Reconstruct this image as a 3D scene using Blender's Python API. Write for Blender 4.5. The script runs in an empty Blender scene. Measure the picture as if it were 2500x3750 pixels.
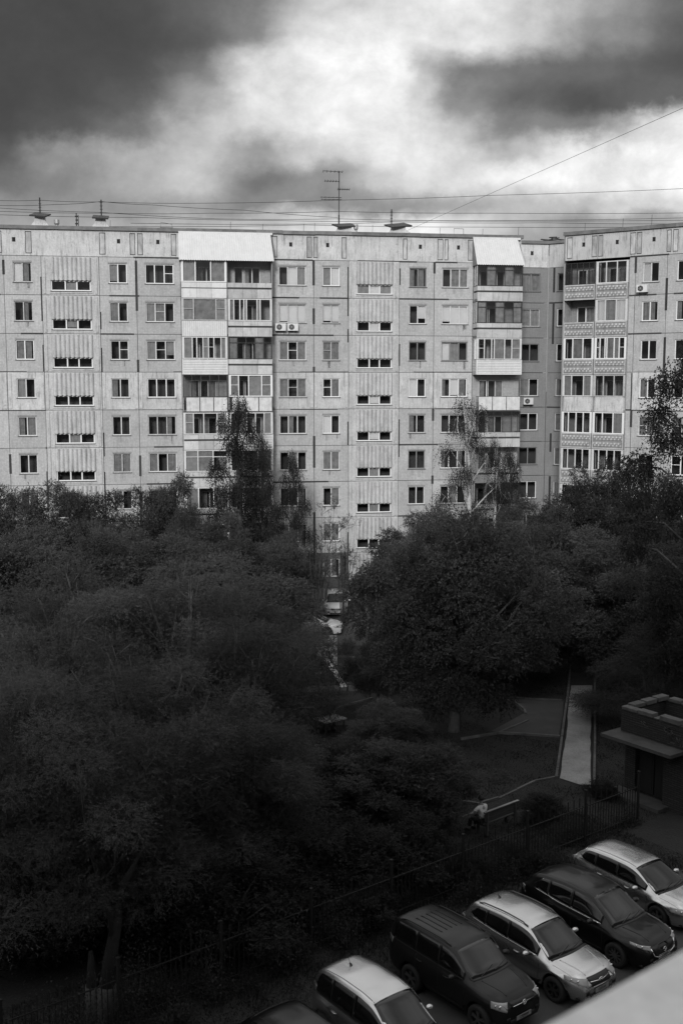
import bpy, bmesh, math, random
import numpy as np
from mathutils import Vector, Matrix
from mathutils.bvhtree import BVHTree
R = math.radians
sc = bpy.context.scene
COL = sc.collection
random.seed(7)

# ------------------------------------------------------------------ camera
H = 16.2
cam_d = bpy.data.cameras.new("camera")
cam = bpy.data.objects.new("camera", cam_d)
COL.objects.link(cam)
cam.location = (0, 0, H)
PITCH = math.atan(488 / 4080)
cam.rotation_euler = (R(90) - PITCH, 0, 0)
cam_d.sensor_fit = 'HORIZONTAL'
cam_d.sensor_width = 24.0
cam_d.lens = 24.0 * 4080 / 2500
cam_d.clip_start = 0.05
cam_d.clip_end = 3000
cam_d.dof.use_dof = True
cam_d.dof.focus_distance = 80
cam_d.dof.aperture_fstop = 7.5
sc.camera = cam
sc.view_settings.view_transform = 'Standard'
sc.view_settings.look = 'None'
sc.view_settings.gamma = 1
sc.view_settings.exposure = 0.0

# ------------------------------------------------------------------ sky
SUN_AZ = (-0.16, -0.99)      # horizontal direction towards the sun (behind the camera, veiled by cloud)
SUN_EL = R(23)
CP, SP = math.cos(PITCH), math.sin(PITCH)


def ray(px, py):
    x = (px - 1250) / 4080; v = (py - 1875) / 4080
    return Vector((x, CP - v * SP, -SP - v * CP))


def lin(g):
    c = g / 255.0
    return c / 12.92 if c <= 0.04045 else ((c + 0.055) / 1.055) ** 2.4


def build_world():
    w = bpy.data.worlds.new("World"); sc.world = w; w.use_nodes = True
    nt = w.node_tree; N = nt.nodes; L = nt.links
    N.clear()
    def node(t, **k):
        n = N.new(t)
        for a, b in k.items(): setattr(n, a, b)
        return n
    def inp(n, i, v):
        if isinstance(v, bpy.types.NodeSocket): L.new(v, n.inputs[i])
        else: n.inputs[i].default_value = v
    def M(op, a, b=None, c=None, clamp=False):
        n = node('ShaderNodeMath', operation=op, use_clamp=clamp)
        inp(n, 0, a)
        if b is not None: inp(n, 1, b)
        if c is not None: inp(n, 2, c)
        return n.outputs[0]
    def MR(v, a, b, c=0.0, d=1.0, t='LINEAR'):
        n = node('ShaderNodeMapRange', interpolation_type=t)
        for i, q in enumerate((v, a, b, c, d)): inp(n, i, q)
        return n.outputs[0]
    tc = node('ShaderNodeTexCoord')
    sp = node('ShaderNodeSeparateXYZ'); L.new(tc.outputs['Generated'], sp.inputs[0])
    X, Y, Z = sp.outputs
    yy = M('MAXIMUM', Y, 0.12)
    a = M('DIVIDE', X, yy); e = M('DIVIDE', Z, yy)
    # turbulence of the cloud edges, in sky directions
    cb = node('ShaderNodeCombineXYZ'); inp(cb, 0, a); inp(cb, 1, M('MULTIPLY', e, 1.2)); cb.inputs[2].default_value = 0.3
    n1 = node('ShaderNodeTexNoise'); L.new(cb.outputs[0], n1.inputs['Vector'])
    n1.inputs['Scale'].default_value = 9; n1.inputs['Detail'].default_value = 7; n1.inputs['Roughness'].default_value = 0.56
    s1 = node('ShaderNodeSeparateXYZ'); L.new(n1.outputs['Color'], s1.inputs[0])
    n2 = node('ShaderNodeTexNoise'); L.new(cb.outputs[0], n2.inputs['Vector'])
    n2.inputs['Scale'].default_value = 16; n2.inputs['Detail'].default_value = 12; n2.inputs['Roughness'].default_value = 0.7; n2.inputs['Distortion'].default_value = 0.15
    aw = M('ADD', a, M('MULTIPLY', M('SUBTRACT', s1.outputs[0], 0.5), 0.06))
    n4 = node('ShaderNodeTexNoise'); L.new(cb.outputs[0], n4.inputs['Vector'])
    n4.inputs['Scale'].default_value = 34; n4.inputs['Detail'].default_value = 8; n4.inputs['Roughness'].default_value = 0.62
    s4 = node('ShaderNodeSeparateXYZ'); L.new(n4.outputs['Color'], s4.inputs[0])
    aw = M('ADD', aw, M('MULTIPLY', M('SUBTRACT', s4.outputs[0], 0.5), 0.028))
    ew = M('ADD', e, M('MULTIPLY', M('SUBTRACT', s1.outputs[1], 0.5), 0.045))
    ew = M('ADD', ew, M('MULTIPLY', M('SUBTRACT', s4.outputs[1], 0.5), 0.024))
    cols = [0, 150, 300, 450, 600, 750, 900, 960, 1050, 1200, 1350, 1568]
    rows = {
        -60: [78, 66, 70, 96, 130, 200, 226, 230, 230, 212, 165, 104],
        0:   [72, 66, 70, 100, 142, 210, 228, 230, 230, 214, 172, 108],
        80:  [68, 66, 70, 86, 142, 224, 234, 232, 224, 206, 152, 98],
        160: [65, 68, 76, 124, 216, 240, 242, 188, 122, 118, 104, 82],
        235: [62, 70, 88, 158, 232, 241, 242, 220, 156, 102, 78, 102],
        290: [64, 84, 118, 190, 220, 238, 240, 236, 198, 128, 132, 238],
        350: [88, 162, 178, 196, 160, 214, 236, 234, 222, 180, 238, 252],
        410: [116, 142, 172, 194, 112, 146, 208, 218, 224, 234, 240, 246],
        465: [146, 152, 150, 164, 136, 144, 150, 162, 174, 190, 206, 220],
        510: [160, 162, 172, 188, 192, 226, 238, 238, 214, 180, 160, 164],
        560: [188, 188, 214, 224, 230, 246, 252, 250, 220, 165, 145, 150]}
    A0, A1 = -0.295, 0.295
    fac = MR(aw, A0, A1)
    prev = None; out = None
    for y, vals in rows.items():
        ramp = node('ShaderNodeValToRGB'); cr = ramp.color_ramp; cr.interpolation = 'EASE'
        while len(cr.elements) > 1: cr.elements.remove(cr.elements[-1])
        for i, (cx, g) in enumerate(zip(cols, vals)):
            pos = (((cx * 2500 / 1568 - 1250) / 4080) * 0.965 - A0) / (A1 - A0)
            el = cr.elements[0] if i == 0 else cr.elements.new(pos)
            el.position = pos; v = lin(g) ; el.color = (v, v, v, 1)
        L.new(fac, ramp.inputs[0])
        r = ray(1250, y * 2500 / 1568); er = r.z / r.y
        if out is None: out = ramp.outputs[0]
        else:
            f = MR(ew, per, er, 0, 1, 'SMOOTHSTEP')
            mx = node('ShaderNodeMix', data_type='RGBA'); L.new(f, mx.inputs[0]); L.new(out, mx.inputs[6]); L.new(ramp.outputs[0], mx.inputs[7]); out = mx.outputs[2]
        per = er
    # fine billows
    n5 = node('ShaderNodeTexNoise'); L.new(cb.outputs[0], n5.inputs['Vector']); n5.inputs['Scale'].default_value = 11; n5.inputs['Detail'].default_value = 7; n5.inputs['Roughness'].default_value = .55
    bil = M('ABSOLUTE', M('SUBTRACT', M('MULTIPLY', n5.outputs[0], 2.0), 1.0))      # billowing lobes
    det = M('MULTIPLY', MR(n2.outputs[0], 0.28, 0.72, 0.80, 1.18), MR(bil, 0.0, 0.34, 0.88, 1.08))
    bw = node('ShaderNodeRGBToBW'); L.new(out, bw.inputs[0])
    front = M('MULTIPLY', M('MULTIPLY', M('POWER', bw.outputs[0], 1.17), 1.06), det)
    # the rest of the overcast: broken bright and dark cloud
    n3 = node('ShaderNodeTexNoise'); L.new(tc.outputs['Generated'], n3.inputs['Vector'])
    n3.inputs['Scale'].default_value = 2.6; n3.inputs['Detail'].default_value = 6
    back = MR(n3.outputs[0], 0.3, 0.7, 0.35, 1.0, 'SMOOTHSTEP')
    back = M('MULTIPLY', back, MR(Z, 0.05, 0.75, 0.22, 1.3))
    wf = M('MULTIPLY', MR(Y, 0.62, 0.86, 0, 1, 'SMOOTHSTEP'), MR(e, 0.36, 0.62, 1, 0, 'SMOOTHSTEP'))
    mixv = node('ShaderNodeMix', data_type='FLOAT'); inp(mixv, 0, wf); inp(mixv, 2, back); inp(mixv, 3, front)
    cloud = mixv.outputs[0]
    sky = node('ShaderNodeTexSky', sky_type='NISHITA'); sky.sun_disc = False
    sky.sun_elevation = SUN_EL; sky.sun_rotation = math.atan2(SUN_AZ[0], SUN_AZ[1])
    b2 = node('ShaderNodeRGBToBW'); L.new(sky.outputs[0], b2.inputs[0])
    # a little clear sky light leaking through the cloud (the photograph is monochrome)
    tot = M('ADD', M('MULTIPLY', b2.outputs[0], 0.10), M('MULTIPLY', cloud, 10.0 * 0.97))
    bg = node('ShaderNodeBackground'); L.new(tot, bg.inputs[0]); bg.inputs[1].default_value = 0.1
    o = node('ShaderNodeOutputWorld'); L.new(bg.outputs[0], o.inputs[0])
    w.cycles.sampling_method = 'MANUAL'; w.cycles.sample_map_resolution = 512


build_world()
sun_d = bpy.data.lights.new("sun", 'SUN'); sun_d.energy = 2.5; sun_d.angle = R(12); sun_d.color = (1, 1, 1)
sun = bpy.data.objects.new("sun", sun_d); COL.objects.link(sun)
sv = Vector((SUN_AZ[0] * math.cos(SUN_EL), SUN_AZ[1] * math.cos(SUN_EL), math.sin(SUN_EL)))
sun.rotation_euler = sv.to_track_quat('Z', 'Y').to_euler(); sun.location = (0, 0, 60)

# ------------------------------------------------------------------ materials
MATS = {}


def mat(name, g, rough=0.8, metal=0.0, var=0.0, scale=3.0, stretch=1.0, bump=0.0, tone=False, spec=0.5, coat=0.0, fine=0.0, fscale=30, grid=0.0, streak=0.0):
    if name in MATS: return MATS[name]
    m = bpy.data.materials.new(name); m.use_nodes = True; MATS[name] = m
    nt = m.node_tree; N = nt.nodes; L = nt.links
    b = N['Principled BSDF']
    b.inputs['Base Color'].default_value = (g, g, g, 1)
    b.inputs['Roughness'].default_value = rough; b.inputs['Metallic'].default_value = metal
    b.inputs['Specular IOR Level'].default_value = spec
    b.inputs['Coat Weight'].default_value = coat
    if not (var or tone or bump or fine or grid or streak): return m
    tc = N.new('ShaderNodeTexCoord')
    mp = N.new('ShaderNodeMapping'); L.new(tc.outputs['Object'], mp.inputs[0]); mp.inputs['Scale'].default_value = (1, 1, stretch)
    def noise(s, d=5, vec=None, rough=0.6):
        n = N.new('ShaderNodeTexNoise'); L.new(vec or mp.outputs[0], n.inputs['Vector'])
        n.inputs['Scale'].default_value = s; n.inputs['Detail'].default_value = d; n.inputs['Roughness'].default_value = rough
        return n.outputs[0]
    def mr(v, a, bb, c, d):
        n = N.new('ShaderNodeMapRange'); L.new(v, n.inputs[0])
        for i, q in enumerate((a, bb, c, d)): n.inputs[i + 1].default_value = q
        return n.outputs[0]
    def mul(a, c):
        n = N.new('ShaderNodeMath'); n.operation = 'MULTIPLY'
        L.new(a, n.inputs[0])
        if isinstance(c, float): n.inputs[1].default_value = c
        else: L.new(c, n.inputs[1])
        return n.outputs[0]
    v = N.new('ShaderNodeValue').outputs[0]; v.default_value = g
    if var: v = mul(v, mr(noise(scale), 0.3, 0.7, 1 - var, 1 + var))
    if fine: v = mul(v, mr(noise(fscale, 3), 0.3, 0.7, 1 - fine, 1 + fine))
    if streak:   # rain streaks down the wall: dirt with its own shape
        m2 = N.new('ShaderNodeMapping'); L.new(tc.outputs['Object'], m2.inputs[0]); m2.inputs['Scale'].default_value = (3.2, 1, 0.35)
        v = mul(v, mr(noise(2.2, 6, m2.outputs[0], 0.7), 0.52, 0.68, 1.0, 1 - streak))
        v = mul(v, mr(noise(1.7, 8, mp.outputs[0], 0.75), 0.56, 0.7, 1.0, 1 - streak * 0.8))
    if grid:     # small glazed tiles
        br = N.new('ShaderNodeTexBrick'); m3 = N.new('ShaderNodeMapping'); L.new(tc.outputs['Object'], m3.inputs[0])
        m3.inputs['Rotation'].default_value = (R(90), 0, 0); L.new(m3.outputs[0], br.inputs[0])
        br.offset = 0; br.inputs['Scale'].default_value = 1.0
        br.inputs['Brick Width'].default_value = 0.11; br.inputs['Row Height'].default_value = 0.11; br.inputs['Mortar Size'].default_value = 0.012
        br.inputs['Color1'].default_value = (1, 1, 1, 1); br.inputs['Color2'].default_value = (1 - grid * .6,) * 3 + (1,); br.inputs['Mortar'].default_value = (1 - grid,) * 3 + (1,)
        bb = N.new('ShaderNodeRGBToBW'); L.new(br.outputs[0], bb.inputs[0]); v = mul(v, bb.outputs[0])
    if tone:
        at = N.new('ShaderNodeAttribute'); at.attribute_name = 'tone'; v = mul(v, at.outputs['Fac'])
    cc = N.new('ShaderNodeCombineColor')
    for i in range(3): L.new(v, cc.inputs[i])
    L.new(cc.outputs[0], b.inputs['Base Color'])
    if bump:
        bp = N.new('ShaderNodeBump'); bp.inputs['Strength'].default_value = bump; bp.inputs['Distance'].default_value = 0.05
        L.new(noise(fscale, 4), bp.inputs['Height']); L.new(bp.outputs[0], b.inputs['Normal'])
    return m


def leaf_mat(name, g, trans=0.5):
    if name in MATS: return MATS[name]
    m = bpy.data.materials.new(name); m.use_nodes = True; MATS[name] = m
    nt = m.node_tree; N = nt.nodes; L = nt.links; b = N['Principled BSDF']
    at = N.new('ShaderNodeAttribute'); at.attribute_name = 'tone'
    oi = N.new('ShaderNodeObjectInfo')
    mr = N.new('ShaderNodeMapRange'); L.new(oi.outputs['Random'], mr.inputs[0]); mr.inputs[3].default_value = 0.8; mr.inputs[4].default_value = 1.2
    mu = N.new('ShaderNodeMath'); mu.operation = 'MULTIPLY'; L.new(at.outputs['Fac'], mu.inputs[0]); L.new(mr.outputs[0], mu.inputs[1])
    m2 = N.new('ShaderNodeMath'); m2.operation = 'MULTIPLY'; L.new(mu.outputs[0], m2.inputs[0]); m2.inputs[1].default_value = g
    cc = N.new('ShaderNodeCombineColor')
    for i in range(3): L.new(m2.outputs[0], cc.inputs[i])
    L.new(cc.outputs[0], b.inputs['Base Color']); b.inputs['Roughness'].default_value = 0.65; b.inputs['Specular IOR Level'].default_value = 0.18
    tr = N.new('ShaderNodeBsdfTranslucent'); L.new(cc.outputs[0], tr.inputs[0])
    mx = N.new('ShaderNodeMixShader'); mx.inputs[0].default_value = trans
    L.new(b.outputs[0], mx.inputs[1]); L.new(tr.outputs[0], mx.inputs[2]); L.new(mx.outputs[0], N['Material Output'].inputs[0])
    return m


def glass_mat(name, tint=0.75, ior=1.5, rough=0.02):
    if name in MATS: return MATS[name]
    m = bpy.data.materials.new(name); m.use_nodes = True; MATS[name] = m
    nt = m.node_tree; N = nt.nodes; L = nt.links; N.remove(N['Principled BSDF'])
    fr = N.new('ShaderNodeFresnel'); fr.inputs[0].default_value = ior
    tr = N.new('ShaderNodeBsdfTransparent'); tr.inputs[0].default_value = (tint, tint, tint, 1)
    gl = N.new('ShaderNodeBsdfGlossy'); gl.inputs['Roughness'].default_value = rough; gl.inputs[0].default_value = (1, 1, 1, 1)
    mx = N.new('ShaderNodeMixShader'); L.new(fr.outputs[0], mx.inputs[0]); L.new(tr.outputs[0], mx.inputs[1]); L.new(gl.outputs[0], mx.inputs[2])
    L.new(mx.outputs[0], N['Material Output'].inputs[0])
    return m


TILE = mat('facade_tile', 0.49, 0.75, var=0.11, scale=0.7, fine=0.12, fscale=6, tone=True, grid=0.22, streak=0.20)
TILED = mat('facade_tile_grey', 0.265, 0.75, var=0.07, scale=0.9, fine=0.07, fscale=9, tone=True, grid=0.16, streak=0.12)
PLAST = mat('stained_plaster', 0.56, 0.9, var=0.16, scale=1.1, fine=0.10, fscale=9, tone=True, streak=0.50)
RIBM = mat('ribbed_concrete', 0.50, 0.85, var=0.12, scale=1.0, fine=0.10, fscale=8, tone=True, streak=0.38)
CONC = mat('balcony_concrete', 0.50, 0.85, var=0.14, scale=1.8, fine=0.07, fscale=14, tone=True, streak=0.30)
WHITE = mat('white_paint', 0.68, 0.5, var=0.08, scale=1.6, tone=True, fine=0.06, fscale=8, streak=.14)
FRAMEW = mat('white_frame', 0.80, 0.4)
FRAMEW2 = mat('off_white_frame', 0.62, 0.5, var=.1); FRAMEW3 = mat('old_white_frame', 0.45, 0.6, var=.2, scale=5)
FRAMEG = mat('grey_frame', 0.22, 0.6)
STEEL = mat('dark_steel', 0.045, 0.5, 0.3)
ROOFM = mat('roof_felt', 0.12, 0.9, var=0.2, scale=1)
COPM = mat('coping_metal', 0.13, 0.6, 0.0, var=0.3, scale=1.5)
DARK = mat('dark_opening', 0.015, 0.9)
INNER = mat('room_inside', 0.055, 0.9, var=0.5, scale=0.8)
GLASS = glass_mat('window_glass', 0.85, 1.62)
CURT = {'s': mat('sheer_curtain', 0.27, 0.9, var=0.3, scale=3), 'B': mat('light_blind', 0.74, 0.8, var=0.05, scale=2), 'g': mat('grey_curtain', 0.33, 0.9, var=0.2, scale=3)}
CONCP = mat('path_concrete', 0.25, 0.9, var=0.22, scale=.9, fine=0.15, fscale=14, streak=.2)
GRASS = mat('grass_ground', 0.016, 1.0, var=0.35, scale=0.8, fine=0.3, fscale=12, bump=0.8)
ASPH = mat('asphalt', 0.050, 0.85, var=0.2, scale=0.6, fine=0.15, fscale=30)
KERB = mat('kerb_concrete', 0.17, 0.9, var=0.3, scale=2)
PAVE = mat('paving', 0.045, 0.9, var=0.2, scale=1.3, fine=0.1)
BARK = mat('bark', 0.065, 0.95, var=0.4, scale=6, bump=0.5)
BIRCH = mat('birch_bark', 0.42, 0.8, var=0.55, scale=9, stretch=2.5)
IRON = mat('black_iron', 0.004, 0.8)
WIRE = mat('wire', 0.02, 0.6)


# ------------------------------------------------------------------ mesh helpers
class MB:
    def __init__(s): s.v = []; s.f = []; s.t = []
    def face(s, pts, tone=1.0):
        k = len(s.v); s.v += [tuple(p) for p in pts]; s.f.append(tuple(range(k, k + len(pts)))); s.t.append(tone)
    def box(s, x0, x1, y0, y1, z0, z1, tone=1.0):
        k = len(s.v)
        s.v += [(x, y, z) for x in (x0, x1) for y in (y0, y1) for z in (z0, z1)]
        for q in ((0, 1, 3, 2), (4, 6, 7, 5), (0, 4, 5, 1), (2, 3, 7, 6), (0, 2, 6, 4), (1, 5, 7, 3)):
            s.f.append(tuple(k + i for i in q)); s.t.append(tone)
    def bar(s, a, b, w, h=None, tone=1.0):
        a = Vector(a); b = Vector(b); h = h or w; d = (b - a).normalized()
        up = Vector((0, 0, 1)) if abs(d.z) < 0.95 else Vector((1, 0, 0))
        x = d.cross(up).normalized() * w / 2; y = x.cross(d).normalized() * h / 2
        k = len(s.v)
        for p in (a, b): s.v += [tuple(p + x * i + y * j) for i, j in ((-1, -1), (1, -1), (1, 1), (-1, 1))]
        for q in ((0, 3, 2, 1), (4, 5, 6, 7), (0, 1, 5, 4), (1, 2, 6, 5), (2, 3, 7, 6), (3, 0, 4, 7)):
            s.f.append(tuple(k + i for i in q)); s.t.append(tone)
    def tube(s, pts, r, n=6, tone=1.0, caps=True):
        pts = [Vector(p) for p in pts]
        rr = r if isinstance(r, (list, tuple)) else [r] * len(pts)
        k = len(s.v)
        ref = Vector((0.13, 0.21, 1)).normalized()
        for i, p in enumerate(pts):
            d = (pts[min(i + 1, len(pts) - 1)] - pts[max(i - 1, 0)]).normalized()
            rf = ref if abs(d.dot(ref)) < 0.97 else Vector((1, 0, 0))
            x = d.cross(rf).normalized(); y = x.cross(d)
            s.v += [tuple(p + (x * math.cos(2 * math.pi * j / n) + y * math.sin(2 * math.pi * j / n)) * rr[i]) for j in range(n)]
        for i in range(len(pts) - 1):
            for j in range(n):
                a = k + i * n + j; b = k + i * n + (j + 1) % n
                s.f.append((a, b, b + n, a + n)); s.t.append(tone)
        if caps:
            s.f.append(tuple(k + j for j in range(n))[::-1]); s.t.append(tone)
            s.f.append(tuple(k + (len(pts) - 1) * n + j for j in range(n))); s.t.append(tone)
    def grid(s, rows, tone=1.0, close=False):
        k = len(s.v); m = len(rows[0])
        for r in rows: s.v += [tuple(p) for p in r]
        for i in range(len(rows) - 1):
            for j in range(m - 1):
                a = k + i * m + j; s.f.append((a, a + 1, a + m + 1, a + m)); s.t.append(tone)
    def build(s, name, m, parent=None, smooth=False, sub=0, thick=0):
        me = bpy.data.meshes.new(name); me.from_pydata(s.v, [], s.f)
        if m: me.materials.append(m)
        at = me.attributes.new('tone', 'FLOAT', 'FACE'); at.data.foreach_set('value', s.t)
        if smooth: me.polygons.foreach_set('use_smooth', [True] * len(me.polygons))
        me.update()
        o = bpy.data.objects.new(name, me); COL.objects.link(o)
        if parent: o.parent = parent
        if thick:
            md = o.modifiers.new('thickness', 'SOLIDIFY'); md.thickness = thick; md.offset = 0
        if sub:
            md = o.modifiers.new('smooth', 'SUBSURF'); md.levels = sub; md.render_levels = sub
        return o


def empty(name, loc=(0, 0, 0), rz=0):
    o = bpy.data.objects.new(name, None); COL.objects.link(o); o.location = loc; o.rotation_euler = (0, 0, rz)
    o.empty_display_size = 0.3
    return o


def tag(o, label, cat, group=None):
    o['label'] = label; o['category'] = cat
    if group: o['group'] = group
    return o


def struct(o): o['kind'] = 'structure'; return o


def copy_tree(o, parent=None):
    c = o.copy(); COL.objects.link(c)
    if parent: c.parent = parent
    for ch in list(o.children): copy_tree(ch, c)
    return c


def gz(x, y):      # the yard falls a little towards the far block
    t = min(max((y - 50) / 24.0, 0), 1); return -0.9 * t * t * (3 - 2 * t)


# ------------------------------------------------------------------ ground
def ground():
    xs = np.concatenate([[-900, -300, -120], np.arange(-60, 61, 3), [120, 300, 900]])
    ys = np.concatenate([[-300, -100], np.arange(-20, 111, 3), [160, 300, 900, 1500]])
    rows = [[(x, y, gz(x, y)) for x in xs] for y in ys]
    b = MB(); b.grid(rows); struct(b.build('ground', GRASS, smooth=True))


def sheet(name, poly, m, dz, step=None):
    """flat ground sheet following gz; poly = list of (left, right) pairs of ground points"""
    rows = []
    for (a, b_) in poly:
        rows.append([(a[0] + (b_[0] - a[0]) * t, a[1] + (b_[1] - a[1]) * t, gz(0, a[1] + (b_[1] - a[1]) * t) + dz) for t in (0, .25, .5, .75, 1)])
    b = MB(); b.grid(rows); return struct(b.build(name, m))


def kerb_line(pts, w=0.10, h=0.10):
    b = MB()
    P = []
    for (x0, y0), (x1, y1) in zip(pts[:-1], pts[1:]):
        n = max(1, int(math.hypot(x1 - x0, y1 - y0) / 1.0))
        for i in range(n):
            t0, t1 = i / n, (i + 1) / n - 0.02 / n
            a = (x0 + (x1 - x0) * t0, y0 + (y1 - y0) * t0); c = (x0 + (x1 - x0) * t1, y0 + (y1 - y0) * t1)
            j = random.uniform(-.015, .015)
            b.bar((a[0], a[1], gz(*a) + h / 2 - .02 + j), (c[0], c[1], gz(*c) + h / 2 - .02 + j), w, h + .04, random.uniform(.7, 1.2))
    return struct(b.build('kerb', KERBT))


KERBT = mat('kerb_stone', 0.095, 0.9, var=0.35, scale=2, tone=True)
ground()
AL = Vector((0.779, 0.627, 0)); OUT = Vector((-0.627, 0.779, 0))     # along my own building's wall / outwards from it


def ap(a, o, z=0):
    p = AL * a + OUT * o; return (p.x, p.y, z)


def rot_sheet(name, a0, a1, o0, o1, m, dz, n=12, wob=0.0):
    rows = []
    for i in range(n + 1):
        a = a0 + (a1 - a0) * i / n; e = wob * math.sin(i * 2.3) * math.cos(i * 0.9)
        rows.append([ap(a, o0, dz), ap(a, (o0 + o1) / 2, dz), ap(a, o1 + e, dz)])
    b = MB(); b.grid(rows); return struct(b.build(name, m))


rot_sheet('pavement', -40, 60, 0.0, 20.4, ASPH, 0.02, 60, 0.18)
# access drive to the right of the fence end
sheet('road', [((11.6, 28.0), (34, 46)), ((12.6, 38.0), (30, 52)), ((14.2, 41.2), (26, 56))], ASPH, 0.012)
# light path with kerbs
PLx = 0
PL = [(8.75, 43.8), (10.0, 49.0), (11.55, 55.5), (12.35, 59), (13.9, 66), (16, 74)]
PR = [(10.04, 42.7), (11.5, 49.0), (13.0, 55.7), (13.75, 59), (15.6, 66), (17.8, 74)]
PLi = [(x + .12 + .05 * math.sin(i * 2.1), y) for i, (x, y) in enumerate(PL)]
PRi = [(x - .12 - .06 * math.sin(i * 1.3), y) for i, (x, y) in enumerate(PR)]
rows = []
for i in range(3):
    for s in range(8):
        t = s / 8.0; f = lambda A: (A[i][0] * (1 - t) + A[i + 1][0] * t, A[i][1] * (1 - t) + A[i + 1][1] * t)
        a, c = f(PLi), f(PRi); r1, r2 = random.uniform(0, .06), random.uniform(0, .05)
        rows.append(((a[0] + r1, a[1]), (c[0] - r2, c[1])))
struct(sheet('path', rows, CONCP, 0.03))
kerb_line(PL); kerb_line(PR)
kerb_line([(5.4, 48.7), (7.2, 49.6), (8.3, 49.4), (9.95, 49.03)])
kerb_line([(7.2, 49.6), (8.9, 51.6)], .08, .07)
kerb_line([(8.0, 55.9), (9.4, 55.7), (11.3, 55.3)], .08, .07)
kerb_line([(8.1, 55.8), (8.8, 54.6), (9.0, 53.3), (8.95, 52.6)])
kerb_line([(3.5, 41.6), (5.18, 40.97), (6.1, 41.63)], .09); kerb_line([(6.1, 41.63), (7.82, 43.5), (8.9, 44.0)], .09, .05)
kerb_line([(-0.9, 58.8), (1.8, 58.9), (3.2, 59.3)], .08); kerb_line([(-0.9, 52.4), (.2, 54.2), (1.6, 55.6)], .1)
kerb_line([(-.8, 66.4), (1.5, 66.2)], .08)
sheet('path', [((6.9, 49.9), (9.9, 49.2)), ((8.9, 52.8), (10.7, 52.4)), ((8.6, 55.6), (11.3, 55.2))], PAVE, 0.025)
sheet('ground', [((-6, 50), (1.5, 51)), ((-6, 58), (3.0, 59))], PAVE, 0.02)
sheet('road', [((-60, 70), (34, 70)), ((-60, 75), (34, 75)), ((-60, 82), (34, 82))], ASPH, 0.02)

# ------------------------------------------------------------------ the far apartment block
ZT = 25.1
F = 2.8


def zs(r): return ZT - F * r


def cell(mb, u0, u1, z0, z1, hole=None, y=0.0, th=0.25, tone=1.0, gap=0.022, smooth=False):
    u0 += gap; u1 -= gap; z0 += gap; z1 -= gap
    if not hole: mb.box(u0, u1, y, y + th, z0, z1, tone); return
    a, b, c, d = hole
    mb.box(u0, a, y, y + th, z0, z1, tone); mb.box(b, u1, y, y + th, z0, z1, tone)
    mb.box(a, b, y, y + th, z0, c, tone); mb.box(a, b, y, y + th, d, z1, tone)


def window(parent, a, b, c, d, panes, curt, y=0.0, frame=None, name='window', transom=(), small=True, sill=True, thickf=0.062):
    """panes: list of fractions; curt: one letter per pane; transom: panes with a crossbar"""
    frame = frame or (FRAMEW if name == 'stair_window' else random.choice([FRAMEW, FRAMEW, FRAMEW2, FRAMEW2, FRAMEW3]))
    m = MB(); yo = y + 0.07; yi = y + 0.15; w = thickf
    m.box(a, b, yo, yi, c, c + w); m.box(a, b, yo, yi, d - w, d)
    m.box(a, a + w, yo, yi, c + w, d - w); m.box(b - w, b, yo, yi, c + w, d - w)
    x = a; xs = []
    for i, fr in enumerate(panes):
        x1 = x + (b - a) * fr; xs.append((x, x1))
        if i < len(panes) - 1: m.box(x1 - w * .62, x1 + w * .62, yo - 0.012, yi, c + w, d - w)
        x = x1
    for i in transom:
        zt = d - (d - c) * 0.47 if small else d - (d - c) * 0.32
        m.box(xs[i][0] + w * .62, xs[i][1] - w * .62, yo + .01, yi, zt - .02, zt + .02)
    f = m.build(name, frame, parent)
    g = MB(); g.face([(a + .02, y + .11, c + .02), (b - .02, y + .11, c + .02), (b - .02, y + .11, d - .02), (a + .02, y + .11, d - .02)])
    g.build('pane', GLASS, f)
    for k in 'sgB':
        q = MB(); any_ = False
        for i, ch in enumerate(curt):
            if ch == k or (ch == k.upper() and k == 's'):
                any_ = True; x0, x1 = xs[i]; zlo = c + .04
                if k == 's':
                    if random.random() < .4: x1 = x0 + (x1 - x0) * random.uniform(.5, .8)
                if k != 's' and random.random() < .35: zlo = c + (d - c) * random.uniform(.05, .3)
                n = 9 if k != 'B' else 2
                rows = [[(x0 + (x1 - x0) * j / (n - 1), y + .21 + (.03 * math.sin(j * 2.1) if k != 'B' else 0), z) for j in range(n)] for z in (zlo, d - .03)]
                q.grid(rows)
        if any_: q.build('curtain', CURT[k], f)
    # things standing on the sill
    if sill:
        s = MB(); s.box(a - .06, b + .06, y - .07, y + .07, c - .045, c - .004); s.build('sill', SILLM, f)
    return f


SILLM = mat('sill_metal', 0.10, 0.6)
W2 = (.5, .5); W3 = (.33, .34, .33); WS = (.36, .29, .35)


def corr(mb, u0, u1, z0, z1, y, n, amp, tone=1.0, wavy=True):
    """corrugated panel, ribs vertical"""
    k = n * 8
    def yy(i): return y - amp * abs(math.sin(math.pi * i / 8.0)) ** .7
    top = [(u0 + (u1 - u0) * i / k, yy(i), z1) for i in range(k + 1)]
    bot = [(u0 + (u1 - u0) * i / k, yy(i), z0 - (0.05 * abs(math.sin(math.pi * i / 8.0)) if wavy else 0)) for i in range(k + 1)]
    mb.grid([bot, top], tone)
    back = [(p[0], y + .12, p[2]) for p in bot]; mb.grid([back, bot], tone * .8)
    mb.grid([top, [(p[0], y + .12, p[2]) for p in top]], tone * .8)


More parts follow.
